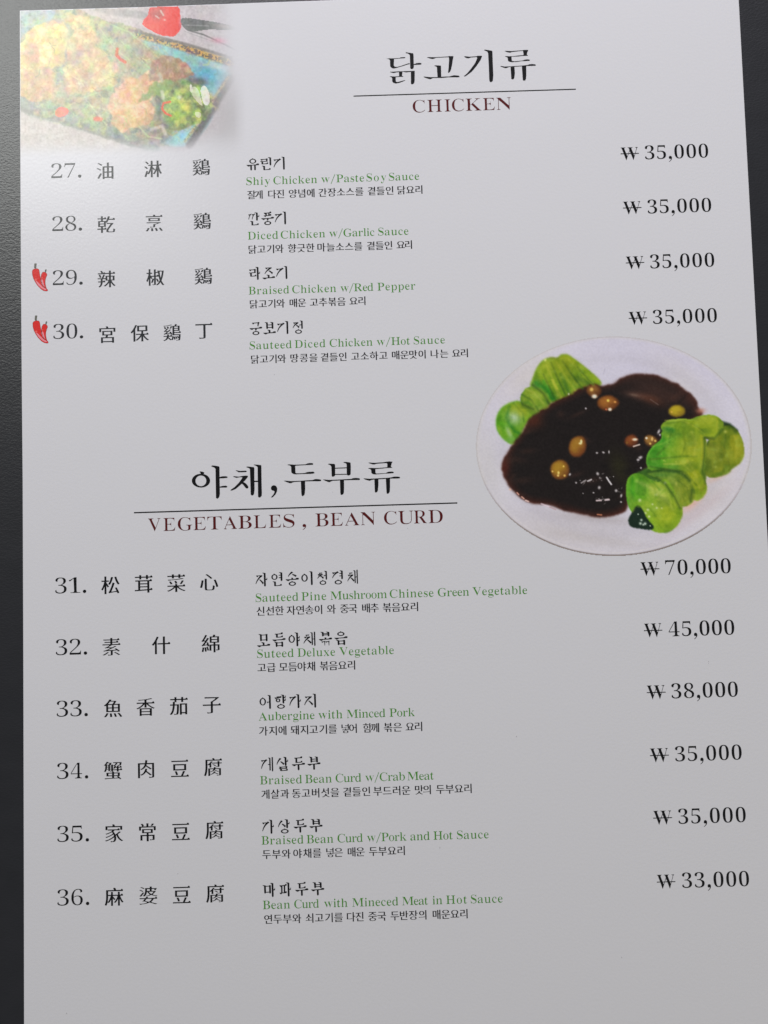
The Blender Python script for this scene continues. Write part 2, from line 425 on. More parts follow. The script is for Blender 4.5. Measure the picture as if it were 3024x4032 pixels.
# ------------------------------------------------------------------ the table and the menu page
Z_INK = 0.00002
page = bpy.data.objects.new('menu_page', None); C.objects.link(page)
page['label'] = 'white laminated menu page of chicken and vegetable dishes lying on a dark grained surface'
page['category'] = 'menu'
TH = 0.0006
outline = [(77, 41), (300, 34.5), (560, 27), (1000, 10.8), (2000, -25), (2906, -58), (2909.4, 0), (2940.8, 588), (2972.6, 1176), (3024, 2130), (3132, 4130),
           (1500, 4180), (94, 4222), (94, 4032), (93, 3400), (91, 2600), (88.5, 1900), (84, 1400), (80.5, 900), (78, 450)]
op = [at(x, y) for x, y in outline]
if sum(op[i - 1][0] * op[i][1] - op[i][0] * op[i - 1][1] for i in range(len(op))) < 0: op = op[::-1]
n = len(op)
me = bpy.data.meshes.new('sheet')
me.from_pydata([(x, y, 0) for x, y in op] + [(x, y, -TH) for x, y in op], [],
               [list(range(n)), list(range(2 * n - 1, n - 1, -1))] + [[i, i + n, (i + 1) % n + n, (i + 1) % n] for i in range(n)])
sheet = link('sheet', me, m_paper, page)
bv = sheet.modifiers.new('edge', 'BEVEL'); bv.width = 0.00018; bv.segments = 2; bv.limit_method = 'ANGLE'; bv.angle_limit = math.radians(60)

me = bpy.data.meshes.new('table_top')
me.from_pydata([(-.6, -.7, 0), (.6, -.7, 0), (.6, .7, 0), (-.6, .7, 0), (-.6, -.7, -.03), (.6, -.7, -.03), (.6, .7, -.03), (-.6, .7, -.03)], [],
               [(0, 1, 2, 3), (7, 6, 5, 4), (0, 4, 5, 1), (1, 5, 6, 2), (2, 6, 7, 3), (3, 7, 4, 0)])
tab = link('table_top', me, leather(), None, -TH - 0.00005); tab['kind'] = 'structure'

m_speck = material('dust_speck', (0.56, 0.55, 0.56))
for sx, sy, sr in ((2034, 2900, 3.2), (1732, 3338, 3.4), (2790, 2605, 3.0), (262, 3990, 3.5), (2448, 3770, 3.0), (700, 3440, 2.6), (1080, 1475, 2.6), (2790, 2612, 2.0), (1605, 2080, 2.4), (1310, 1938, 2.2)):
    link('speck', polys_mesh('speck', [[at(sx + sr * (1 + .3 * math.sin(3 * a)) * math.cos(a) * .6, sy + sr * math.sin(a)) for a in [i * .7 for i in range(9)]]]), m_speck, page, 4e-6)

# ------------------------------------------------------------------ lettering data, read off the page
ROWS = [
 # number, baseline of number, number x0,x1 | hanzi | name words, centre | english, baseline | description, centre | won x0,x1, figures, x0,x1, baseline
 ('27', 205, 702.7, 202, 321, [('油', 412.5, 672.6), ('淋', 601.5, 665.3), ('鷄', 791, 658)], [('유린기', 970, 1123)], 647,
  [('Shiy', 970, 1063.6), ('Chicken', 1076.8, 1249), ('w/Paste', 1265.5, 1434), ('Soy', 1444, 1521.5), ('Sauce', 1532, 1651)], 729,
  [('잘게', 973, 1035), ('다진', 1054.5, 1119.6), ('양념에', 1136, 1239.6), ('간장소스를', 1253.4, 1431), ('곁들인', 1446, 1550.6), ('닭요리', 1564, 1666)], 768.7,
  (2443.6, 2516, '35,000', 2540.5, 2790, 631.4)),
 ('28', 208, 911.4, 206, 323.6, [('乾', 417.4, 884), ('烹', 606, 877.7), ('鷄', 794.7, 870.4)], [('깐풍기', 976, 1128)], 862.7,
  [('Diced', 976, 1095.5), ('Chicken', 1105.8, 1280.6), ('w/Garlic', 1296.8, 1475), ('Sauce', 1489.7, 1609)], 943.5,
  [('닭고기와', 977, 1116), ('향긋한', 1133, 1238), ('마늘소스를', 1248.6, 1427), ('곁들인', 1443, 1546), ('요리', 1561, 1625)], 983.9,
  (2453, 2526, '35,000', 2551, 2802, 844.8)),
 ('29', 210, 1124.2, 208, 326, [('辣', 419, 1098.7), ('椒', 610.6, 1092), ('鷄', 799.3, 1086.8)], [('라조기', 979, 1133)], 1077.3,
  [('Braised', 979, 1139), ('Chicken', 1151, 1324), ('w/Red', 1341, 1470.4), ('Pepper', 1487, 1636)], 1159.8,
  [('닭고기와', 982, 1121), ('매운', 1137.7, 1205), ('고추볶음', 1219, 1360.7), ('요리', 1375, 1441.5)], 1199,
  (2464, 2537, '35,000', 2561, 2814, 1061)),
 ('30', 212, 1335.7, 210, 328, [('宮', 422, 1317.4), ('保', 549.6, 1312), ('鷄', 676.3, 1309), ('丁', 802, 1302.8)], [('궁보기', 982, 1137), ('정', 1151, 1197.4)], 1294,
  [('Sauteed', 983, 1149), ('Diced', 1161, 1281.8), ('Chicken', 1298.6, 1467.4), ('w/Hot', 1484, 1615), ('Sauce', 1630, 1752.5)], 1375.6,
  [('닭고기와', 987, 1125.6), ('땅콩을', 1142, 1250.4), ('곁들인', 1260.7, 1366), ('고소하고', 1382, 1526), ('매운맛이', 1541, 1678.4), ('나는', 1695, 1765.8), ('요리', 1779.7, 1845.4)], 1416.6,
  (2475.4, 2548, '35,000', 2572, 2824.4, 1279.3)),
 ('31', 220, 2338, 217.6, 340, [('松', 434, 2304), ('茸', 564.6, 2299), ('菜', 692.9, 2296), ('心', 822.3, 2292.4)], [('자연송이', 1005.3, 1233), ('청', 1247.6, 1293), ('경', 1305.5, 1356), ('채', 1367, 1414)], 2283,
  [('Sauteed', 1006.8, 1175.3), ('Pine', 1187.6, 1285), ('Mushroom', 1302, 1524), ('Chinese', 1535.5, 1707.7), ('Green', 1725, 1848), ('Vegetable', 1862.5, 2076.6)], 2370,
  [('신선한', 1007.5, 1117.4), ('자연송이', 1128, 1270.8), ('와', 1287.4, 1321.4), ('중국', 1338, 1406.8), ('배추', 1423.4, 1492), ('볶음요리', 1505.9, 1649)], 2408,
  (2521.9, 2596.6, '70,000', 2621, 2879, 2268)),
 ('32', 222, 2581, 220, 343.6, [('素', 437.5, 2546.7), ('什', 633.3, 2541), ('綿', 828, 2534)], [('모듬야채볶음', 1011, 1365.5)], 2522,
  [('Suteed', 1012.5, 1157), ('Deluxe', 1171.7, 1320), ('Vegetable', 1336.6, 1551.4)], 2590.6,
  [('고급', 1012.5, 1085), ('모듬야채', 1098, 1241.8), ('볶음요리', 1258.5, 1401)], 2630.4,
  (2535.5, 2608, '45,000', 2634, 2893, 2510)),
 ('33', 225, 2823.3, 223.3, 346.3, [('魚', 443.9, 2788.7), ('香', 572.4, 2784), ('茄', 702.7, 2779.5), ('子', 833, 2776.8)], [('어향가지', 1019, 1246.4)], 2765,
  [('Aubergine', 1019, 1239), ('with', 1254, 1349), ('Minced', 1365.8, 1518), ('Pork', 1534.5, 1634)], 2837.4,
  [('가지에', 1019, 1129), ('돼지고기를', 1142.7, 1326.6), ('넣어', 1341.7, 1406.8), ('함께', 1429, 1494), ('볶은', 1510.4, 1582.8), ('요리', 1596.6, 1665.4)], 2879.6,
  (2546.5, 2621, '38,000', 2645, 2907, 2754)),
 ('34', 227, 3068.5, 225, 348, [('蟹', 443.9, 3033.8), ('肉', 574.2, 3028.4), ('豆', 707.3, 3024.7), ('腐', 837.6, 3020)], [('게살두부', 1026.4, 1259)], 3010.4,
  [('Braised', 1024, 1189.8), ('Bean', 1201.8, 1307), ('Curd', 1322, 1423), ('w/Crab', 1439, 1594.8), ('Meat', 1605, 1709)], 3088.8,
  [('게살과', 1027, 1138), ('동고버섯을', 1148.8, 1335.6), ('곁들인', 1349, 1459), ('부드러운', 1469.5, 1616), ('맛의', 1632.8, 1698.5), ('두부요리', 1716.6, 1860)], 3129,
  (2559, 2634, '35,000', 2659.5, 2922, 3002)),
 ('35', 228, 3316.4, 226, 351, [('家', 448.4, 3280.8), ('常', 579.7, 3277), ('豆', 710.9, 3273.5), ('腐', 843, 3268)], [('가상두부', 1031, 1267)], 3256,
  [('Braised', 1029.7, 1195.5), ('Bean', 1207.5, 1313), ('Curd', 1329.5, 1429), ('w/Pork', 1445.5, 1601), ('and', 1616.6, 1692.9), ('Hot', 1708, 1783.7), ('Sauce', 1800.3, 1925)], 3325.8,
  [('두부와', 1031.7, 1143.8), ('야채를', 1153.7, 1265), ('넣은', 1281.7, 1350), ('매운', 1366.6, 1436), ('두부요리', 1452, 1596.7)], 3365.6,
  (2572, 2646.7, '35,000', 2672, 2938, 3248)),
 ('36', 228, 3567, 226, 352, [('麻', 448.4, 3530.8), ('婆', 583.3, 3526), ('豆', 714.5, 3522), ('腐', 845.8, 3518)], [('마파두부', 1036, 1273.8)], 3504.8,
  [('Bean', 1035, 1142.5), ('Curd', 1159, 1256.5), ('with', 1276.4, 1369), ('Mineced', 1387.8, 1568.9), ('Meat', 1584.8, 1686), ('in', 1704, 1742.6), ('Hot', 1757.9, 1840), ('Sauce', 1855, 1980)], 3579.8,
  [('연두부와', 1038, 1185.6), ('쇠고기를', 1200.8, 1350), ('다진', 1364.6, 1433), ('중국', 1449.5, 1520.5), ('두반장의', 1537, 1681), ('매운요리', 1701.5, 1844)], 3621,
  (2586.6, 2659.5, '33,000', 2687, 2951, 3500)),
]
chars = set('0123456789') | set('CHICKENVEGETABLESBEANCURDW')
for r in ROWS:
    chars |= set(''.join(w[0] for w in r[8]))
load_glyphs([bold(c) for c in chars if c not in '/'] + [c for r in ROWS for c, _, _ in r[5]] + [c for r in ROWS for w in r[10] for c in w[0]] + [',', '.', '/'])
GL[','] = [[(.0, .07), (.02, .13), (.075, .155), (.135, .13), (.16, .06), (.14, -.03), (.08, -.11), (.01, -.155), (.0, -.135), (.06, -.09), (.095, -.03), (.095, .0), (.04, -.005), (.005, .025)]]
GL['.'] = [[(.075 + .075 * math.cos(a * math.pi / 6), .07 + .075 * math.sin(a * math.pi / 6)) for a in range(12)]]
GL['/'] = [[(.0, -.13), (.045, -.13), (.37, .72), (.325, .72)]]
for c in ',./': _done[(c, 'text')] = _done[(c, 'price')] = _done[(c, 'figures')] = _done[(c, 'caps')] = (GL[c], max(p[0] for p in GL[c][0]))

def row_text(r):
    num, nbx, nby, nx0, nx1, hz, name, ncy, eng, eby, desc, dcy, pr = r
    low = float(nby) > 2000; g = 1.045 if low else 1.0
    pitch = (nx1 - nx0 - 12) / 2.0 * .90; dw = 43 * g
    mat = m_grey_ink if num in ('27', '28', '29', '30') else m_black
    link('item_number', fill_mesh('item_number', latin_line([(num[0], nx0, nx0 + dw), (num[1], nx0 + pitch + 4, nx0 + pitch + 4 + dw), ('.', nx1 - 14, nx1)], nx0, nby, 57 * g, 'figures')), mat, page, Z_INK, 'item number %s' % num)
    link('chinese_name', fill_heavy('chinese_name', hanzi_line(hz, (73 if not low else 76)), 1.7 * frame(nx0, nby)[1]), mat, page, Z_INK, 'Chinese dish name beside number %s' % num)
    link('korean_name', polys_mesh('korean_name', hangul_line(name, ncy, 52 * g, 1.50)), m_black, page, Z_INK, 'Korean dish name of number %s' % num)
    link('english_name', fill_mesh('english_name', latin_line(eng, eng[0][1], eby, 31.5 * g, 'text', 1.10)), m_green, page, Z_INK * 1.3, 'green English line "%s"' % ' '.join(w[0] for w in eng))
    link('description', fill_heavy('description', hangul_small(desc, dcy, 36 * g), 1.25 * frame(nx0, nby)[1]), m_black, page, Z_INK, 'small Korean description under number %s' % num)
    wx0, wx1, fig, fx0, fx1, by = pr
    cons = latin_line([('W', wx0 + 2, wx1 - 2)], wx0, by, 53 * g, 'won')
    fb = by - (fx0 - wx0) * .0305
    cons += latin_line([(fig, fx0, fx1)], fx0, fb, 54 * g, 'price', 1.02)
    p = link('price', fill_mesh('price', cons), m_black, page, Z_INK, 'price %s won of number %s' % (fig, num))
    a = at(wx0, by - 24 * g); b = at(wx1, by - 24 * g - (wx1 - wx0) * .0305); q = frame(wx0, by)[1]
    link('won_bar', polys_mesh('won_bar', [[(a[0], a[1]), (b[0], a[1]), (b[0], a[1] + 3.2 * q), (a[0], a[1] + 3.2 * q)]]), m_black, p, 8e-6)
for r in ROWS: row_text(r)

# headings: traced brush lettering
def zp(ox, oy, s, pts): return [at(ox + x / s, oy + y / s) for x, y in pts]
H1, H2, H3, H4, H5 = (1500, 180, 5.184), (1800, 180, 5.184), (740, 1800, 4.1475), (1110, 1800, 6.9125), (1340, 1800, 6.381)
SR = (0, 0, 1.0)
head1 = [
 (H1, [(105,265),(170,258),(265,258),(385,250),(400,238),(480,232),(500,243),(490,254),(380,262),(268,272),(262,400),(285,430),(330,432),(400,415),(470,390),(560,360),(585,358),(590,375),(540,385),(450,415),(340,447),(260,467),(220,455),(188,420),(185,320),(180,290),(160,275)]),
 (H1, [(500,145),(520,135),(590,145),(655,155),(665,180),(672,430),(665,460),(640,478),(612,475),(598,455),(595,380),(590,200),(580,180),(550,160),(510,152)]),
 (H1, [(660,375),(700,368),(720,355),(790,350),(820,355),(832,370),(820,384),(780,388),(690,392),(660,388)]),
 (H1, [(180,530),(220,532),(370,522),(450,522),(480,520),(600,515),(690,512),(690,600),(688,720),(680,760),(655,785),(630,790),(612,770),(610,535),(570,538),(510,545),(450,532),(440,535),(432,590),(430,615),(455,625),(460,632),(430,636),(370,636),(300,645),(305,735),(340,742),(400,725),(490,702),(497,710),(440,735),(370,760),(300,772),(250,755),(230,730),(228,665),(215,645),(175,630),(200,625),(300,628),(370,622),(368,540),(330,543),(255,558),(200,545)]),
 (H1, [(935,238),(960,232),(1100,235),(1370,220),(1385,212),(1475,212),(1480,225),(1465,300),(1450,400),(1430,490),(1405,540),(1378,555),(1368,545),(1378,480),(1390,300),(1388,240),(1365,235),(1120,248),(1080,268),(1045,272),(990,258)]),
 (H1, [(1088,408),(1120,400),(1215,405),(1225,415),(1228,500),(1230,645),(1155,645),(1145,500),(1143,440),(1125,425),(1095,415)]),
 (H1, [(865,635),(890,630),(1010,642),(1155,640),(1240,632),(1400,628),(1450,612),(1490,603),(1580,610),(1608,625),(1600,640),(1570,645),(1380,645),(1240,658),(1060,660),(1010,685),(960,675),(890,648)]),
 (H2, [(140,220),(165,215),(250,225),(400,215),(415,205),(500,205),(510,215),(480,290),(400,410),(300,530),(200,605),(150,632),(138,618),(200,570),(290,460),(370,350),(410,250),(400,232),(280,240),(235,258),(200,255),(155,235)]),
 (H2, [(548,90),(570,80),(640,90),(710,103),(720,120),(728,350),(738,600),(730,710),(715,735),(685,745),(662,730),(655,690),(645,400),(632,160),(620,125),(590,108),(558,98)]),
 (H2, [(968,108),(1000,105),(1100,110),(1340,93),(1350,87),(1445,85),(1450,98),(1435,130),(1425,160),(1425,190),(1450,200),(1440,207),(1350,208),(1240,220),(1110,225),(1115,300),(1130,315),(1180,318),(1330,303),(1380,285),(1430,278),(1475,285),(1488,297),(1475,308),(1400,313),(1320,315),(1200,332),(1120,337),(1065,328),(1040,310),(1030,250),(1015,232),(975,220),(985,212),(1050,215),(1150,213),(1250,200),(1350,192),(1355,170),(1345,110),(1330,106),(1120,128),(1085,143),(1040,137),(1000,125)]),
 (H2, [(875,415),(900,415),(970,425),(1100,420),(1300,408),(1430,395),(1480,378),(1540,373),(1595,382),(1608,397),(1595,410),(1500,412),(1300,422),(1180,430),(1060,435),(1020,452),(990,460),(940,445),(895,430)]),
 (H2, [(1090,420),(1170,420),(1178,560),(1168,650),(1155,680),(1125,690),(1105,675),(1098,560)]),
 (H2, [(1320,405),(1410,400),(1412,600),(1405,680),(1390,708),(1360,715),(1340,700),(1330,560)]),
]
def ell(cx, cy, rx, ry, a0, a1, n=14): return [(cx + rx * math.cos(math.radians(a0 + (a1 - a0) * i / n)), cy + ry * math.sin(math.radians(a0 + (a1 - a0) * i / n))) for i in range(n + 1)]
head2 = [
 (H3, ell(213, 384, 150, 113, 0, 180) + ell(212, 387, 88, 87, 180, 0)),
 (H3, ell(213, 384, 150, 113, 180, 360) + ell(212, 387, 88, 87, 360, 180)),
 (H3, [(188,238),(205,232),(240,238),(270,252),(262,268),(250,285),(195,290),(205,270),(205,255)]),
 (H3, [(378,145),(400,135),(450,140),(505,150),(516,165),(518,350),(522,600),(515,640),(500,668),(478,680),(458,665),(455,500),(450,190),(430,170),(385,152)]),
 (H3, [(510,328),(545,315),(600,310),(640,315),(652,328),(635,340),(580,345),(510,347)]),
 (H3, [(510,485),(560,470),(620,465),(642,475),(645,488),(625,497),(510,498)]),
 (H3, [(778,215),(800,215),(850,225),(945,220),(966,232),(950,244),(830,248),(800,230)]),
 (H3, [(732,315),(760,312),(830,318),(900,305),(950,300),(985,308),(970,335),(930,385),(905,405),(940,425),(975,460),(990,490),(980,508),(960,513),(940,500),(905,455),(882,432),(850,460),(780,520),(720,545),(692,545),(700,532),(760,490),(830,420),(880,350),(890,328),(845,328),(800,338),(770,332)]),
 (H3, [(948,160),(975,152),(1030,158),(1075,163),(1085,180),(1085,385),(1140,385),(1138,165),(1120,145),(1070,125),(1090,120),(1150,124),(1195,130),(1200,145),(1203,400),(1208,590),(1205,630),(1185,655),(1160,660),(1145,645),(1142,405),(1087,407),(1088,540),(1080,600),(1065,622),(1045,627),(1025,610),(1022,500),(1012,195),(1000,180),(955,165)]),
 (H3, [(1355,500),(1370,468),(1405,458),(1440,470),(1460,510),(1455,560),(1430,610),(1385,655),(1358,660),(1360,650),(1395,610),(1415,570),(1408,552),(1375,542),(1357,525)]),
 (H4, [(148,208),(180,197),(240,197),(340,205),(470,203),(640,195),(700,168),(760,160),(830,162),(858,185),(840,207),(760,212),(500,225),(380,232),(362,240),(370,420),(385,438),(480,440),(620,432),(690,405),(760,398),(860,395),(890,422),(875,445),(780,455),(600,458),(380,468),(320,460),(275,435),(255,405),(252,280),(240,245),(210,225),(155,213)]),
 (H4, [(55,645),(85,638),(250,652),(500,643),(600,635),(840,622),(890,600),(930,595),(1020,602),(1065,615),(1072,632),(1050,652),(1000,657),(820,655),(630,660),(340,675),(290,690),(250,710),(200,705),(130,680)]),
 (H4, [(515,650),(630,645),(635,850),(625,980),(610,1030),(570,1062),(540,1050),(530,1000),(520,800)]),
 (H4, [(1245,190),(1280,178),(1330,178),(1425,183),(1448,200),(1452,480),(1440,510),(1410,530),(1375,532),(1355,515),(1345,260),(1330,230),(1290,205)]),
 (SR, [(1317,1842),(1368,1840),(1368,1843.6),(1317,1845.4)]), (SR, [(1317,1866.5),(1368,1865.5),(1368,1868.8),(1317,1869.8)]),
 (H5, [(72,125),(105,118),(160,120),(235,130),(258,145),(265,250),(260,430),(240,452),(200,462),(170,450),(162,430),(158,180),(140,155),(85,135)]),
 (SR, [(1271.7,1888.5),(1276.4,1887.7),(1296.6,1889.7),(1335.7,1888.2),(1382.3,1885.4),(1391.7,1882.3),(1402.7,1881.5),(1414.4,1883),(1418.4,1886.2),(1415.2,1889.8),(1379.2,1890.4),(1354.9,1890.9),(1340,1891.5),(1309.6,1893.3),(1304.6,1894.8),(1298.1,1898.4),(1292.3,1897.7),(1280.7,1893.3)]),
 (SR, [(1338.5,1889),(1354.5,1889),(1355,1920),(1354,1940),(1351,1946),(1345.5,1949),(1341,1947),(1340,1940),(1339,1910)]),
 (H5, [(700,142),(730,135),(860,143),(1080,128),(1170,112),(1230,107),(1305,113),(1312,122),(1290,155),(1275,220),(1275,245),(1305,258),(1295,268),(1170,273),(1050,285),(905,297),(882,305),(885,390),(905,412),(1000,408),(1140,400),(1200,370),(1250,362),(1320,364),(1348,382),(1330,403),(1250,408),(1100,415),(960,428),(850,433),(805,420),(780,390),(775,330),(755,300),(695,285),(730,272),(800,270),(880,275),(1050,265),(1130,257),(1170,255),(1180,240),(1180,170),(1165,148),(1050,155),(910,165),(860,183),(830,185),(760,165)]),
 (H5, [(578,538),(610,532),(720,543),(1000,528),(1200,518),(1290,505),(1350,488),(1430,487),(1490,495),(1505,513),(1485,533),(1380,537),(1250,538),(1060,550),(960,557),(840,563),(780,575),(740,593),(690,583),(620,560)]),
 (H5, [(855,550),(957,548),(958,700),(945,840),(920,880),(890,890),(868,875),(862,750)]),
 (H5, [(1143,530),(1250,525),(1250,750),(1243,870),(1215,910),(1185,922),(1162,905),(1155,780)]),
]
for hd, lab in ((head1, 'large black Korean heading of the chicken section'), (head2, 'large black Korean heading of the vegetable and bean curd section')):
    link('heading', polys_mesh('heading', [zp(*f, p) for f, p in hd]), m_black, page, Z_INK, lab)
def rule(x0, y0, x1, y1, t, lab):
    link('heading_rule', polys_mesh('heading_rule', [[at(x0, y0 - t / 2), at(x1, y1 - t / 2), at(x1, y1 + t / 2), at(x0, y0 + t / 2)]]), m_black, page, Z_INK, lab)
rule(1392.2, 378.5, 2267.4, 351.3, 4.2, 'thin black rule over the word CHICKEN'); rule(527.4, 2018.8, 1800.7, 1980.3, 5.0, 'thin black rule over the words VEGETABLES, BEAN CURD')
def letters(t, ox, s, spans): return [(c, ox + a / s, ox + b / s) for c, (a, b) in zip(t, spans)]
ck = letters('CHICKEN', 1380, 1.803, [(443,530),(547,650),(670,712),(722,807),(820,932),(943,1027),(1037,1142)])
link('heading_english', fill_mesh('heading_english', latin_line(ck, 1626, 443.5, 51, 'caps')), m_red, page, Z_INK, 'dark red word CHICKEN')
vg = letters('VEGETABLES', 500, 2.37, [(198,314),(340,452),(475,610),(620,737),(752,885),(903,1028),(1040,1165),(1185,1300),(1325,1440),(1460,1565)])
vg += letters(',BEANCURD', 1100, 2.212, [(203,235),(315,430),(448,555),(572,700),(710,838),(915,1025),(1038,1168),(1175,1292),(1303,1427)])
link('heading_english', fill_mesh('heading_english', latin_line(vg, 584, 2093, 52.5, 'caps')), m_red, page, Z_INK, 'dark red words VEGETABLES, BEAN CURD')

# chilli peppers printed beside numbers 29 and 30
def chilli(dx, dy, which):
    f = (100 + dx, 1020 + dy, 6.319)
    big = [(165,300),(185,262),(220,242),(260,235),(310,238),(340,260),(352,310),(365,400),(385,480),(390,560),(410,620),(450,680),(500,715),(545,745),(562,780),(550,798),(520,803),(450,790),(380,745),(300,660),(240,570),(195,480),(170,390)]
    small = [(430,325),(455,318),(500,330),(535,360),(543,400),(520,450),(500,520),(498,600),(512,680),(530,735),(490,715),(440,660),(405,590),(390,520),(385,440),(395,380)]
    def inset(p, k):
        cx = sum(a for a, b in p) / len(p); cy = sum(b for a, b in p) / len(p)
        n = len(p); sg = 1 if p_area(p) > 0 else -1; q = []
        for i in range(n):
            ax, ay = p[i - 1]; bx, by = p[(i + 1) % n]; l = math.hypot(bx - ax, by - ay) or 1
            q.append((p[i][0] - (by - ay) / l * k * sg, p[i][1] + (bx - ax) / l * k * sg))
        return q
    for body, stem, hl, spot, dark, z, nm in (
        (big, [(222,118),(250,105),(285,115),(275,160),(272,238),(235,238),(215,215),(222,160)], [(250,548),(280,545),(350,615),(430,695),(500,735),(525,762),(490,772),(400,725),(320,652)], ell(258,512,27,30,0,340,10), [(395,520),(404,600),(430,660),(480,705),(515,728),(495,728),(440,690),(400,625)], 0, 'larger'),
        (small, [(480,325),(490,270),(510,252),(532,268),(520,300),(512,335)], [(398,520),(425,502),(447,560),(462,640),(484,690),(455,672),(415,605)], ell(418,470,15,20,0,340,8), None, 2.4e-5, 'smaller')):
        b = link('chilli_pepper', polys_mesh('chilli_pepper', [zp(*f, body)]), m_ch_edge, page, Z_INK + z, '%s red chilli printed beside number %s' % (nm, which))
        link('skin', polys_mesh('skin', [zp(*f, inset(body, 7))]), m_ch_red, b, 4e-6)
        if dark: link('shade', polys_mesh('shade', [zp(*f, dark)]), m_ch_dark, b, 8e-6)
        link('highlight', polys_mesh('highlight', [zp(*f, hl)]), m_ch_pink, b, 12e-6)
        link('highlight', polys_mesh('highlight', [zp(*f, spot)]), m_ch_spot, b, 16e-6)
        link('stem', polys_mesh('stem', [zp(*f, stem)]), m_stem, b, 2e-6)
chilli(0, 0, '29'); chilli(2.2, 205, '30')

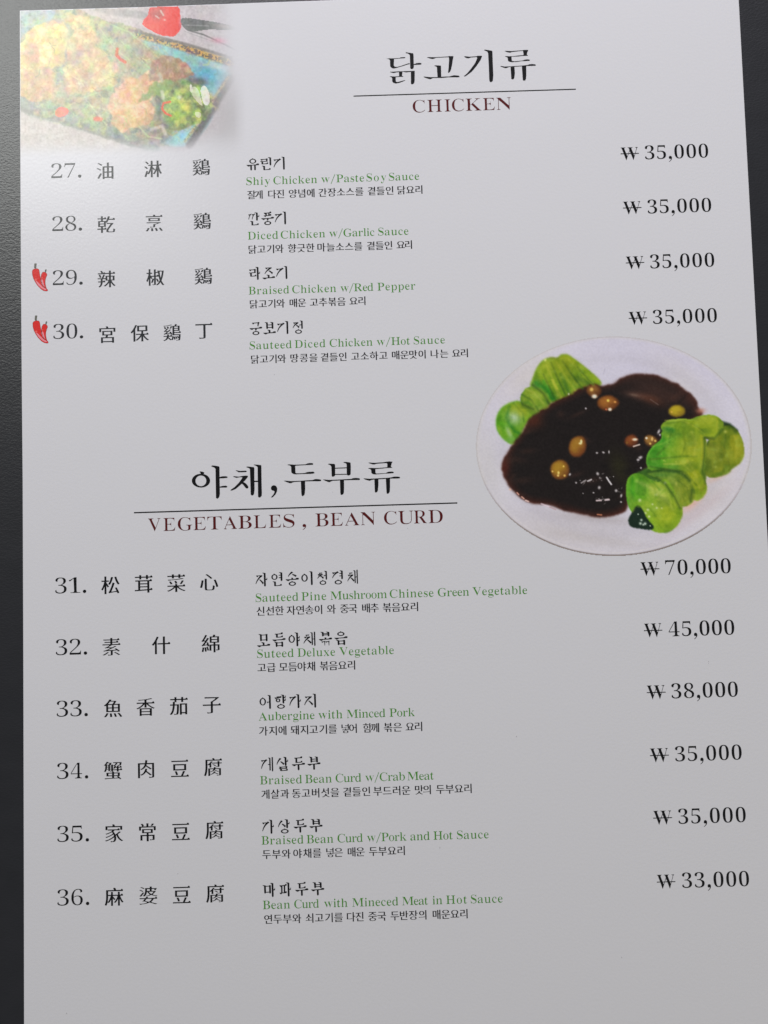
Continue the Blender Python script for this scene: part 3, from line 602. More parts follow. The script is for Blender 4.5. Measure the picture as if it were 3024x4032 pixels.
# ------------------------------------------------------------------ printed photographs: a small painter on a fine grid of coloured points
rng = np.random.default_rng(7)
class Canvas:
    def __init__(s, ox, oy, sc_, x0, y0, x1, y1, step):
        """zoom frame (ox,oy,scale); area x0..x1,y0..y1 in photo pixels"""
        s.f = (ox, oy, sc_); s.x = np.arange(x0, x1 + step, step); s.y = np.arange(y0, y1 + step, step)
        X, Y = np.meshgrid(s.x, s.y); s.px, s.py = X, Y
        s.X = (X - ox) * sc_; s.Y = (Y - oy) * sc_; s.step = step * sc_
        s.c = np.zeros(X.shape + (3,)); s.id = np.zeros(X.shape, int)
    def noise(s, size, oct=3):
        out = np.zeros(s.X.shape); a = 1.0; tot = 0
        for k in range(oct):
            g = size / 2 ** k; ix = s.X / g - s.X.min() / g; iy = s.Y / g - s.Y.min() / g
            T = rng.random((int(iy.max()) + 3, int(ix.max()) + 3))
            i = ix.astype(int); j = iy.astype(int); u = ix - i; v = iy - j; u = u * u * (3 - 2 * u); v = v * v * (3 - 2 * v)
            out += a * ((T[j, i] * (1 - u) + T[j, i + 1] * u) * (1 - v) + (T[j + 1, i] * (1 - u) + T[j + 1, i + 1] * u) * v); tot += a; a *= .5
        return out / tot
    def streak(s, ang, long_, short):
        c_, s_ = math.cos(math.radians(ang)), math.sin(math.radians(ang))
        U, V = (s.X * c_ + s.Y * s_) / long_, (-s.X * s_ + s.Y * c_) / short
        U = U - U.min(); V = V - V.min(); T = rng.random((int(V.max()) + 2, int(U.max()) + 2)); i = U.astype(int); j = V.astype(int); u = U - i; v = V - j
        u = u * u * (3 - 2 * u); v = v * v * (3 - 2 * v)
        return (T[j, i] * (1 - u) + T[j, i + 1] * u) * (1 - v) + (T[j + 1, i] * (1 - u) + T[j + 1, i + 1] * u) * v - .5
    def blur(s, m, r):
        k = max(1, int(round(r / s.step)))
        if k <= 0 or r < s.step * .5: return m
        for ax in (0, 1):
            for _ in range(3):
                pad = [(0, 0), (0, 0)]; pad[ax] = (k // 2 + 1, k - k // 2)
                q = np.cumsum(np.pad(m, pad, mode='edge'), axis=ax)
                m = (q[k:, :] - q[:-k, :])[:m.shape[0], :] / k if ax == 0 else (q[:, k:] - q[:, :-k])[:, :m.shape[1]] / k
        return m
    def mask(s, pts, soft=4, wob=0):
        P = np.array(smooth(pts)); X, Y = s.X, s.Y
        if wob: X = X + (s.noise(34, 4) - .5) * wob * 2; Y = Y + (s.noise(34, 4) - .5) * wob * 2
        m = np.zeros(X.shape, bool); n = len(P)
        for i in range(n):
            x0, y0 = P[i - 1]; x1, y1 = P[i]
            if y0 == y1: continue
            m ^= ((y0 > Y) != (y1 > Y)) & (X < (x1 - x0) * (Y - y0) / (y1 - y0) + x0)
        return s.blur(m.astype(float), soft)
    def mix(s, m, col, a=1.0):
        col = np.asarray(col, float)
        s.c += (col - s.c) * (m * a)[..., None]
    def poly(s, pts, col, soft=4, a=1.0, wob=0, ident=None):
        m = s.mask(pts, soft, wob); s.mix(m, col, a)
        if ident is not None: s.id[m > .5] = ident
        return m
    def blob(s, cx, cy, rx, ry, col, a=1.0, rot=0, k=2.0, clip=None, ident=None):
        c_, s_ = math.cos(math.radians(rot)), math.sin(math.radians(rot))
        dx, dy = s.X - cx, s.Y - cy; u = (dx * c_ + dy * s_) / rx; v = (-dx * s_ + dy * c_) / ry
        m = np.exp(-(u * u + v * v) ** (k / 2))
        if clip is not None: m = m * clip
        s.mix(m, col, a)
        if ident is not None: s.id[(u * u + v * v) < 1.0] = ident
    def stroke(s, pts, w, col, a=1.0, soft=2, clip=None, ident=None):
        d = np.full(s.X.shape, 1e9)
        for (x0, y0), (x1, y1) in zip(pts[:-1], pts[1:]):
            vx, vy = x1 - x0, y1 - y0; t = np.clip(((s.X - x0) * vx + (s.Y - y0) * vy) / (vx * vx + vy * vy + 1e-9), 0, 1)
            d = np.minimum(d, np.hypot(s.X - x0 - t * vx, s.Y - y0 - t * vy))
        m = np.clip((w / 2 + soft - d) / (2 * soft), 0, 1); m = m * m * (3 - 2 * m)
        if clip is not None: m = m * clip
        s.mix(m, col, a)
        if ident is not None: s.id[m > .5] = ident
    def build(s, names, parent, z, alb, keep=None):
        """one mesh per id; the first name is the part, the others are its sub-parts"""
        hgt, wid = s.X.shape
        dirx = [at(x, 0) for x in (0, 1)]
        V = np.empty((hgt, wid, 3), np.float32)
        d = np.stack([(s.px - W / 2) / (F * W), -(s.py - H / 2) / (F * W), -np.ones_like(s.px)], -1) @ np.array(R.transposed())
        t = (0 - CP.z) / d[..., 2]; V[..., 0] = CP.x + d[..., 0] * t; V[..., 1] = CP.y + d[..., 1] * t; V[..., 2] = 0
        jj, ii = np.mgrid[0:hgt - 1, 0:wid - 1]; a = (jj * wid + ii).ravel(); idf = s.id[:-1, :-1].ravel()
        quads = np.stack([a, a + wid, a + wid + 1, a + 1], 1)
        ok = np.ones(len(a), bool) if keep is None else keep[:-1, :-1].ravel()
        V = V.reshape(-1, 3); col = np.concatenate([alb.reshape(-1, 3), np.ones((hgt * wid, 1))], 1).astype(np.float32)
        root = None
        for k, nm in enumerate(names):
            q = quads[ok & (idf == k)]
            if not len(q): continue
            u, inv = np.unique(q.ravel(), return_inverse=True)
            me = bpy.data.meshes.new(nm[0]); me.vertices.add(len(u)); me.vertices.foreach_set('co', V[u].ravel())
            me.loops.add(q.size); me.loops.foreach_set('vertex_index', inv.astype(np.int32).ravel())
            me.polygons.add(len(q)); me.polygons.foreach_set('loop_start', np.arange(0, q.size, 4, dtype=np.int32)); me.polygons.foreach_set('loop_total', np.full(len(q), 4, np.int32))
            me.update(calc_edges=True)
            at_ = me.color_attributes.new('print', 'FLOAT_COLOR', 'POINT'); at_.data.foreach_set('color', col[u].ravel())
            if root is None: root = link(nm[0], me, m_photo, parent, z, nm[1])
            else: link(nm[0], me, m_photo, root, 0, nm[1] if len(nm) > 1 else None)
def smooth(pts, n=2):
    for _ in range(n):
        q = []
        for i in range(len(pts)):
            a, b = pts[i], pts[(i + 1) % len(pts)]
            q += [(a[0] * .75 + b[0] * .25, a[1] * .75 + b[1] * .25), (a[0] * .25 + b[0] * .75, a[1] * .25 + b[1] * .75)]
        pts = q
    return pts
#PAINT_BEGIN
def paint_dish():
    c = Canvas(1512, 1200, 1.0972, 1866, 1320, 2966, 2192, 2.4)
    X, Y = c.X, c.Y
    u, v = (X - 992) / 596.0, (Y - 610) / 474.0; rr = np.sqrt(u * u + v * v)
    inside = rr < 1.0
    base = np.zeros(X.shape + (3,)) + np.array((196., 193, 202))
    c.c = base; n1 = c.noise(160, 3); n2 = c.noise(60, 3)
    c.blob(1250, 250, 420, 260, (187, 183, 197), .8); c.blob(560, 330, 200, 120, (189, 184, 192), .6)
    c.blob(620, 300, 130, 60, (196, 190, 182), .55, -45); c.blob(1300, 330, 170, 60, (192, 187, 182), .5, 40)
    c.blob(800, 980, 330, 100, (192, 186, 184), .7, 8); c.blob(1380, 830, 190, 100, (199, 192, 188), .8, -35)
    c.blob(1350, 900, 170, 24, (188, 172, 176), .5, -38); c.blob(900, 1010, 240, 22, (176, 170, 168), .4, 8)
    c.blob(450, 700, 70, 200, (186, 183, 180), .6, -15); c.blob(900, 930, 260, 30, (180, 176, 182), .5, 6)
    c.c += ((n1 - .5) * 9 + (n2 - .5) * 5)[..., None]
    rim = np.clip((rr - .965) / .035, 0, 1)
    c.mix(rim * (v < .35), (194, 190, 184), .7)
    c.mix(np.clip(1 - abs(rr - .994) / .008, 0, 1) * (v < .4), (158, 155, 157), .35)
    c.mix(np.exp(-((rr - .80) / .05) ** 2), (178, 174, 182), .35)
    low = np.clip((v - .25) / .6, 0, 1)
    c.mix(np.clip((rr - .985) / .010, 0, 1) * low, (112, 100, 92), .85)
    c.mix(np.clip(1 - abs(rr - .972) / .010, 0, 1) * low, (206, 200, 196), .5)
    c.mix(np.clip((rr - .990) / .010, 0, 1) * (v < .25), (170, 166, 164), .5)
    # pink glow and soft shade at the food's foot
    c.blob(1330, 860, 55, 20, (214, 160, 140), .6, -40); c.blob(1440, 745, 60, 14, (205, 165, 140), .5, -25)
    c.blob(930, 925, 170, 18, (168, 160, 160), .5, 5)
    food = c.id
    # upper left greens
    A1 = [(628,352),(640,325),(655,280),(685,238),(725,225),(748,232),(765,214),(792,213),(830,240),(880,278),(925,318),(945,345),(880,370),(830,385),(800,400),(750,420),(715,425),(690,400),(660,380)]
    A2 = [(640,345),(605,358),(582,395),(590,430),(625,470),(665,475),(705,440),(722,410),(700,375)]
    A3 = [(590,412),(540,422),(500,450),(482,495),(488,545),(515,580),(552,608),(580,590),(600,545),(620,505),(655,475),(640,448)]
    c.poly([(a - 3, b - 5) for a, b in A1], (150, 150, 90), 10, .5)
    m3 = c.poly(A3, (92, 150, 32), 7, ident=2)
    c.blob(505, 530, 40, 70, (84, 158, 30), .8, clip=m3); c.blob(590, 460, 60, 34, (135, 160, 38), .9, 20, clip=m3); c.stroke([(540, 440), (530, 490), (560, 545), (595, 560)], 12, (40, 118, 30), .7, 8, m3)
    c.blob(562, 488, 30, 26, (176, 200, 176), .85, 50, clip=m3); c.blob(540, 552, 10, 26, (165, 200, 165), .8, -25, clip=m3); c.blob(545, 585, 30, 14, (120, 175, 80), .7, clip=m3)
    m2 = c.poly(A2, (98, 138, 36), 6, ident=2)
    c.blob(645, 380, 40, 26, (128, 152, 42), .8, clip=m2); c.stroke([(575, 420), (620, 425), (660, 445)], 12, (58, 118, 36), .7, 8, m2); c.blob(670, 455, 30, 16, (122, 150, 62), .7, clip=m2); c.stroke([(660, 365), (700, 400), (715, 440)], 10, (40, 90, 30), .6, 7, m2)
    m1 = c.poly(A1, (110, 146, 30), 7, ident=2)
    c.blob(690, 290, 40, 46, (124, 158, 34), .9, clip=m1); c.blob(655, 345, 22, 18, (110, 165, 88), .6, clip=m1)
    c.stroke([(660, 340), (700, 365), (730, 405)], 26, (44, 122, 36), .85, 12, m1); c.stroke([(690, 330), (715, 375)], 12, (60, 150, 40), .7, 7, m1)
    c.stroke([(728, 325), (745, 360), (765, 400)], 12, (158, 172, 52), .85, 6, m1); c.stroke([(765, 300), (785, 350), (800, 380)], 16, (62, 108, 34), .75, 9, m1)
    c.stroke([(795, 290), (830, 340)], 24, (140, 154, 44), .7, 10, m1); c.stroke([(840, 320), (900, 350)], 24, (66, 100, 36), .7, 12, m1); c.stroke([(815, 240), (875, 290), (925, 330)], 16, (136, 164, 34), .8, 8, m1)
    c.blob(783, 232, 22, 18, (150, 166, 36), .8, clip=m1); c.blob(697, 240, 6, 7, (215, 225, 140), .9); c.blob(790, 260, 26, 22, (112, 132, 36), .5, clip=m1); c.blob(735, 228, 24, 8, (110, 100, 40), .5, clip=m1)
    # sauce
    S = [(556,602),(590,560),(625,500),(660,468),(705,440),(740,415),(800,390),(850,358),(890,345),(940,350),(985,345),(1015,320),(1060,302),(1120,297),(1200,310),(1262,342),(1312,375),(1345,410),(1358,450),(1385,470),(1340,510),(1260,540),(1230,570),(1190,600),(1170,660),(1150,730),(1080,760),(1060,800),(1060,860),(1045,890),(990,910),(930,918),(880,913),(810,895),(745,876),(705,860),(660,862),(610,847),(560,812),(533,775),(512,725),(506,692),(525,650)]
    c.poly([(a, b) for a, b in S], (96, 66, 56), 14, .55)
    ms = c.mask(S, 8, 9); mi = c.mask(S, 46)
    t = np.clip((mi - .45) / .5, 0, 1)[..., None]
    col = np.array((64., 30, 21)) * (1 - t) + np.array((24., 19, 17)) * t
    c.c = c.c * (1 - ms[..., None]) + col * ms[..., None]; c.id[ms > .5] = 1
    c.blob(1180, 370, 150, 50, (54, 36, 30), .85, 18, clip=ms); c.blob(1110, 395, 70, 16, (92, 62, 50), .7, 12, clip=ms); c.blob(1160, 412, 50, 20, (78, 42, 26), .6, 20, clip=ms)
    c.blob(1080, 390, 22, 6, (120, 100, 84), .5, 10, clip=ms); c.stroke([(1150, 408), (1185, 432)], 3, (120, 104, 96), .6, 3)
    c.blob(650, 500, 36, 34, (70, 34, 20), .8, clip=ms); c.blob(1330, 400, 36, 40, (62, 36, 28), .6, clip=ms); c.blob(520, 700, 26, 40, (76, 30, 20), .7, clip=ms)
    c.blob(1020, 705, 40, 70, (44, 44, 18), .6, -20, clip=ms); c.blob(1368, 458, 20, 12, (180, 120, 96), .7)
    for _ in range(46):
        x, y = rng.uniform(540, 1330), rng.uniform(330, 900)
        c.blob(x, y, rng.uniform(14, 50), rng.uniform(6, 18), ((70, 44, 34), (14, 11, 10))[rng.integers(2)], .32, rng.uniform(-50, 50), clip=ms)
    # nuts
    nut_id = [5]
    def nut(x, y, rx, ry, rot, c0, c1, dots):
        nut_id[0] += 1; c0 = [v_ * .9 for v_ in c0]; c1 = [v_ * .92 for v_ in c1]
        q = [(x + (rx * math.cos(a_) * math.cos(math.radians(rot)) - ry * math.sin(a_) * math.sin(math.radians(rot))) * k_, y + (rx * math.cos(a_) * math.sin(math.radians(rot)) + ry * math.sin(a_) * math.cos(math.radians(rot))) * k_)
             for a_, k_ in zip(np.arange(9) * .698, rng.uniform(.96, 1.14, 9))]
        mm = c.poly(q, c1, 7, ident=nut_id[0]); c.blob(x - rx * .12, y - ry * .15, rx * .8, ry * .8, [v_ * 1.12 for v_ in c0], .95, rot, 4, clip=mm)
        c.blob(x + rx * .3, y + ry * .25, rx * .4, ry * .3, c1, .45, rot, 2, clip=mm)
        for dx, dy, r1, r2, cc in dots: c.blob(x + dx, y + dy, r1, r2, cc, .95, 0, 3)
    W1 = (242, 226, 200); W2 = (214, 178, 92)
    nut(907, 372, 33, 29, 10, (126, 84, 38), (84, 46, 22), [(2, 24, 12, 9, W1), (-10, -6, 8, 8, W2)])
    nut(968, 424, 46, 32, 0, (146, 92, 36), (100, 54, 22), [(0, -10, 6, 6, (236, 200, 90)), (8, 28, 8, 7, W1), (30, -4, 6, 5, (200, 140, 70)), (-8, 28, 4, 4, (190, 100, 70))])
    nut(1265, 459, 36, 26, 0, (172, 152, 34), (136, 112, 26), [(-22, 4, 4, 4, (200, 160, 60))])
    nut(836, 613, 38, 48, 25, (148, 108, 34), (112, 60, 24), [(16, -22, 5, 9, (240, 222, 160)), (12, -14, 7, 5, (232, 210, 150))])
    nut(760, 712, 42, 42, 0, (156, 120, 34), (112, 66, 26), [(16, -14, 4, 4, (226, 190, 90)), (-6, 14, 5, 7, (236, 200, 110)), (-8, 26, 5, 5, (230, 190, 110)), (20, 26, 5, 5, W2), (-32, 8, 4, 4, W2)])
    nut(1070, 588, 32, 27, 0, (124, 66, 28), (78, 38, 22), [(14, -6, 12, 6, (240, 214, 186)), (-20, 8, 5, 6, (120, 80, 30))])
    nut(1152, 586, 30, 24, 20, (144, 104, 48), (92, 58, 26), [(-18, -10, 5, 5, W1), (6, -6, 5, 9, (220, 180, 110)), (20, 2, 5, 5, W2), (-2, 14, 5, 5, W2)])
    # right greens
    c.poly([(1060,740),(1150,700),(1240,600),(1380,600),(1440,640),(1400,700),(1380,790),(1330,850),(1280,880),(1200,860),(1100,800)], (58, 100, 34), 8, ident=2)
    B2 = [(1462,508),(1500,518),(1532,550),(1550,600),(1552,648),(1530,685),(1500,700),(1485,722),(1440,738),(1400,745),(1378,720),(1380,600),(1420,560)]
    m = c.poly(B2, (92, 116, 30), 6, ident=2)
    c.blob(1510, 590, 38, 70, (134, 142, 30), .9, -10, clip=m); c.blob(1530, 640, 20, 40, (140, 146, 34), .7, clip=m); c.blob(1400, 690, 26, 50, (50, 84, 30), .85, clip=m); c.blob(1430, 640, 30, 40, (84, 102, 40), .7, clip=m); c.stroke([(1385, 590), (1430, 620), (1460, 650)], 22, (54, 78, 30), .6, 14, m)
    c.stroke([(1500, 640), (1480, 690)], 12, (70, 96, 28), .5, 10, m); c.stroke([(1462, 512), (1490, 520), (1520, 545)], 18, (26, 46, 22), .9, 8); c.blob(1475, 548, 7, 7, (200, 205, 120), .9); c.blob(1472, 580, 6, 10, (160, 170, 80), .7); c.blob(1430, 700, 8, 6, (190, 200, 120), .7); c.blob(1455, 670, 8, 8, (160, 170, 100), .6)
    c.blob(1460, 715, 40, 16, (128, 138, 40), .6, -15, clip=m)
    B3 = [(1190,545),(1230,525),(1300,520),(1360,535),(1388,575),(1390,640),(1378,700),(1380,745),(1392,785),(1385,815),(1345,850),(1310,810),(1285,745),(1200,725),(1150,718),(1128,685),(1132,640),(1160,605),(1200,575)]
    m = c.poly(B3, (118, 158, 38), 6, ident=2)
    c.blob(1165, 650, 60, 60, (66, 156, 38), .95, clip=m); c.blob(1200, 590, 50, 30, (58, 146, 40), .8, clip=m); c.blob(1330, 610, 60, 60, (152, 166, 48), .9, clip=m); c.blob(1340, 740, 44, 60, (150, 164, 34), .9, clip=m)
    c.stroke([(1150, 668), (1220, 662), (1290, 655), (1350, 655)], 8, (78, 118, 30), .75, 6, m); c.stroke([(1140, 690), (1200, 700), (1260, 705)], 26, (58, 134, 40), .6, 14, m)
    c.stroke([(1372, 560), (1378, 640), (1370, 700)], 12, (168, 172, 40), .7, 7, m); c.blob(1270, 560, 50, 14, (74, 128, 40), .6, 10, clip=m); c.blob(1300, 680, 40, 10, (176, 188, 72), .7, 5, clip=m)
    c.stroke([(1372, 800), (1385, 780)], 16, (120, 124, 36), .5, 8, m)
    B1 = [(1190,528),(1200,505),(1240,490),(1300,489),(1325,492),(1350,478),(1400,469),(1438,478),(1464,505),(1460,535),(1440,562),(1424,580),(1390,575),(1370,555),(1320,540),(1280,530),(1230,535),(1205,548)]
    m = c.poly(B1, (126, 160, 38), 5, ident=2)
    c.blob(1410, 510, 50, 26, (140, 166, 44), .9, 15, clip=m); c.stroke([(1215, 515), (1280, 505), (1340, 520), (1385, 548)], 8, (96, 128, 34), .7, 5, m); c.stroke([(1210, 502), (1290, 495), (1330, 500)], 8, (148, 178, 58), .7, 5, m); c.blob(1230, 538, 40, 16, (34, 106, 40), .85, 10, clip=c.mask([(1195,520),(1270,530),(1250,560),(1200,570)], 8))
    c.blob(1345, 490, 20, 14, (80, 116, 40), .5, clip=m); c.stroke([(1388, 575), (1424, 582)], 10, (30, 50, 24), .7, 5)
    B4 = [(1120,722),(1180,708),(1240,708),(1300,722),(1330,765),(1345,810),(1330,845),(1295,872),(1265,840),(1225,780),(1180,745)]
    m = c.poly(B4, (108, 136, 42), 6, ident=2)
    c.stroke([(1130, 722), (1200, 716), (1270, 722), (1310, 750), (1340, 810)], 12, (48, 92, 32), .8, 7, m); c.blob(1290, 800, 36, 44, (122, 142, 44), .7, clip=m); c.blob(1190, 735, 50, 12, (60, 120, 50), .6, clip=m); c.blob(1300, 860, 30, 18, (96, 120, 34), .6, clip=m); c.blob(1262, 772, 6, 12, (170, 184, 84), .8)
    B5 = [(1043,760),(1060,732),(1090,722),(1120,732),(1145,752),(1185,765),(1200,748),(1222,752),(1245,785),(1262,830),(1285,870),(1286,905),(1265,950),(1225,980),(1185,982),(1150,972),(1110,930),(1060,890),(1042,830)]
    m = c.poly(B5, (112, 160, 36), 6, ident=2)
    c.blob(1090, 790, 55, 60, (82, 166, 36), .95, clip=m); c.blob(1060, 850, 24, 50, (60, 146, 36), .8, clip=m); c.blob(1220, 900, 60, 70, (146, 172, 36), .95, clip=m); c.blob(1200, 800, 30, 50, (140, 172, 44), .8, clip=m)
    c.blob(1190, 815, 60, 34, (176, 192, 96), .8, 30, clip=m); c.blob(1170, 880, 40, 30, (150, 184, 70), .7, clip=m); c.stroke([(1085, 855), (1130, 850), (1170, 840), (1215, 800)], 8, (112, 160, 40), .6, 6, m); c.stroke([(1150, 752), (1190, 800)], 9, (70, 128, 30), .7, 7, m)
    c.blob(1232, 955, 40, 20, (112, 148, 30), .6, clip=m); c.stroke([(1255, 820), (1282, 880)], 6, (160, 178, 60), .6, 5, m)
    for x, y, r in ((1105, 845, 7), (1175, 820, 6), (1215, 770, 6), (1140, 885, 6), (1118, 905, 5), (1130, 900, 5), (1178, 878, 5), (1200, 878, 4), (1160, 862, 4), (1145, 915, 5)): c.blob(x, y, r, r, (222, 230, 190), .85)
    for _ in range(60):
        x, y = rng.uniform(1135, 1380), rng.uniform(560, 860); c.blob(x, y, 4, 3, (178, 192, 90), .35 * (rng.random() + .3), clip=(c.id == 2))
    L = [(1085,862),(1066,895),(1048,925),(1060,958),(1100,963),(1150,972),(1168,955),(1135,925),(1118,890),(1105,865)]
    c.poly(L, (20, 38, 26), 4, ident=4)
    for x, y, r in ((1098, 905, 3), (1112, 930, 5), (1108, 945, 6), (1128, 946, 6), (1120, 950, 4), (1150, 955, 3)): c.blob(x, y, r, r, (200, 214, 196), .9)
    # glints on the sauce
    G = (232, 226, 226)
    for x, y, a, b, r in ((920,640,5,4,0),(948,638,6,4,20),(972,636,3,7,0),(872,448,4,4,0),(923,730,6,7,-30),(930,790,6,7,20),(1003,803,6,6,0),(905,812,4,3,0),(860,815,3,2,0),(1108,660,9,6,-30),(1098,670,6,5,0),(1110,705,4,4,0),(1187,548,5,11,25),(1192,562,4,5,0),(830,769,4,4,0),(803,733,4,6,30),(798,386,4,5,0),(1025,825,4,8,15),(1024,852,4,4,0),(992,742,2,2,0)):
        c.blob(x, y, a, b, G, .75, r, 2.4)
    [c.blob(rng.normal(x_, 14), rng.normal(y_, 8), rng.uniform(2, 7), rng.uniform(1.5, 3.5), G, rng.uniform(.1, .45), rng.uniform(-60, 30), 3) for x_, y_ in ((860, 768), (885, 758), (935, 845), (960, 845), (965, 760), (1005, 805), (925, 740), (1100, 668)) for _ in range(4)]
    c.stroke([(852, 770), (872, 758)], 4, G, .7, 3); c.stroke([(880, 762), (896, 755)], 5, G, .9, 3); c.stroke([(962, 746), (972, 762), (982, 776)], 6, G, .9, 3); c.stroke([(918, 846), (938, 845)], 6, (226, 206, 206), .9, 3); c.stroke([(956, 843), (972, 842)], 7, (226, 206, 206), .9, 3); c.stroke([(1078, 612), (1104, 604)], 5, (235, 215, 200), .9, 3)
    c.stroke([(922, 906), (940, 908)], 5, (214, 140, 104), .8, 3); c.stroke([(595, 830), (605, 838)], 5, (230, 180, 160), .9, 3); c.stroke([(612, 845), (624, 850)], 6, (232, 196, 186), .9, 3); c.stroke([(575, 812), (582, 820)], 5, (230, 170, 150), .9, 3); c.blob(545, 798, 4, 4, (230, 170, 140), .9)
    c.stroke([(680, 860), (700, 868), (716, 872)], 6, (214, 196, 204), .8, 3); c.stroke([(716, 874), (742, 885)], 4, (170, 130, 132), .7, 3)
    c.stroke([(955, 275), (948, 300)], 4, (164, 160, 172), .6, 3)
    LI, DK = (172, 182, 62), (46, 84, 26)
    for pts, w_, cc, a_ in (([(702,262),(732,330),(752,392)],9,LI,.6), ([(745,250),(790,320),(825,368)],10,LI,.65), ([(800,238),(860,300),(905,345)],9,LI,.55),
        ([(722,250),(756,330),(785,390)],8,DK,.7), ([(772,244),(825,320),(858,362)],8,DK,.7), ([(688,300),(712,350),(735,400)],7,DK,.55), ([(835,270),(885,325),(905,345)],6,DK,.5),
        ([(612,362),(650,382),(688,425)],8,(156,172,74),.6), ([(596,388),(638,412),(668,460)],7,DK,.6), ([(560,425),(600,468),(604,505)],7,(60,110,34),.6),
        ([(1240,545),(1232,600),(1180,648)],8,(66,112,30),.65), ([(1292,545),(1302,600),(1288,650)],7,(96,126,32),.65), ([(1330,550),(1346,600),(1340,648)],10,(186,194,84),.6),
        ([(1310,672),(1342,720),(1362,790)],9,(186,192,78),.55), ([(1210,688),(1290,688),(1345,735)],7,(176,188,78),.6), ([(1160,612),(1205,600),(1260,570)],7,(120,176,60),.6),
        ([(1150,700),(1230,712),(1300,722),(1350,780)],7,(56,92,28),.6), ([(1270,760),(1310,790),(1322,845)],7,(66,96,30),.6), ([(1235,745),(1275,790),(1290,850)],7,(150,164,66),.5),
        ([(1092,762),(1150,788),(1210,832),(1248,880)],14,(188,202,112),.55), ([(1118,738),(1168,790),(1175,830)],8,(88,134,32),.6), ([(1098,872),(1150,880),(1186,930)],7,(96,138,32),.6),
        ([(1216,768),(1242,820),(1252,880)],8,(96,136,30),.6), ([(1075,745),(1068,800),(1078,850)],9,(56,138,34),.6), ([(1180,920),(1220,930),(1255,905)],8,(168,188,60),.5),
        ([(1500,540),(1526,600),(1520,660)],10,(168,168,62),.6), ([(1476,562),(1470,620),(1492,690)],7,(60,82,26),.6), ([(1420,600),(1440,660),(1420,720)],8,(56,80,28),.6), ([(1215,500),(1290,500),(1350,530),(1385,560)],6,(170,184,70),.5), ([(1400,480),(1440,500),(1440,545)],8,(168,180,66),.5)):
        c.stroke(pts, w_, cc, a_ * .95, w_ * .8)
    for pts_, ang in ((A1, 58), (A2, 50), (A3, 75), (B2, 80), (B3, 78), (B1, 10), (B4, 60), (B5, 38)):
        mm = c.mask(pts_, 8) * (c.id == 2)
        c.c += ((c.streak(ang, 90, 17) * 18 + c.streak(ang + 14, 50, 7) * 9) * mm)[..., None] * np.array((1., .85, .35))
    gm2 = c.blur((c.id == 2).astype(float), 4)
    c.mix(gm2 * np.clip((X - 1250) / 80, 0, 1), (156, 158, 30), .34); c.mix(gm2 * np.exp(-(((X - 1225) / 60) ** 2 + ((Y - 890) / 80) ** 2)), (158, 168, 34), .4)
    c.mix(gm2 * np.exp(-(((X - 770) / 110) ** 2 + ((Y - 260) / 50) ** 2)), (146, 150, 26), .45); c.mix(gm2 * np.exp(-(((X - 590) / 60) ** 2 + ((Y - 445) / 26) ** 2)), (150, 156, 34), .5)
    tone = c.noise(52, 2); tone2 = c.noise(26, 2)
    c.mix(gm2 * np.clip((.46 - tone) * 6, 0, 1), (52, 96, 26), .3); c.mix(gm2 * np.clip((tone - .56) * 4, 0, 1), (174, 184, 62), .35)
    c.mix(gm2 * np.clip((tone2 - .60) * 6, 0, 1), (150, 186, 84), .2); c.mix(gm2 * np.clip((.38 - tone2) * 6, 0, 1), (70, 112, 30), .15)
    c.c += ((c.c - np.array((112., 140, 42))) * .28 - np.array((8., 4, 4))) * gm2[..., None]
    gmask = c.blur((c.id == 2).astype(float), 4)
    c.c += ((c.noise(20, 3) - .5) * 40 * gmask)[..., None] * np.array((1, .8, .5)) + ((c.noise(6, 1) - .5) * 7)[..., None]
    c.mix(gmask, (112, 122, 28), .26)
    for pts, w_ in (([(582,398),(600,432),(645,452)],8), ([(640,345),(690,385),(712,425)],10), ([(1386,585),(1384,650),(1376,720),(1390,770)],9), ([(1140,722),(1210,712),(1285,722),(1320,760)],10),
                    ([(1180,748),(1215,775),(1255,830),(1280,880)],9), ([(1330,800),(1325,850)],8), ([(1385,575),(1430,575),(1460,540)],7)):
        c.stroke(pts, w_, (30, 58, 18), .6, 10, gmask)
    c.c = np.clip(c.c, 6, 250)
    c.id[~inside] = 0
    # the leaf greens: split left and right clusters
    c.id[(c.id == 2) & (c.X > 1000)] = 5
    alb = np.clip(lin(c.c) / PAGE_SEEN * PAGE_ALB, .003, .95)
    c.build([('dish_photo', 'printed round photo of a white plate with bok choy and brown sauce'), ('sauce', 'dark brown sauce on the plate'), ('bok_choy', 'green bok choy at the upper left of the plate'),
             ('nut', None), ('leaf_tip', 'dark leaf tip at the plate\'s lower right'), ('bok_choy', 'green bok choy at the right of the plate')] + [('nut', None)] * 7, page, 4e-6, alb, keep=inside)
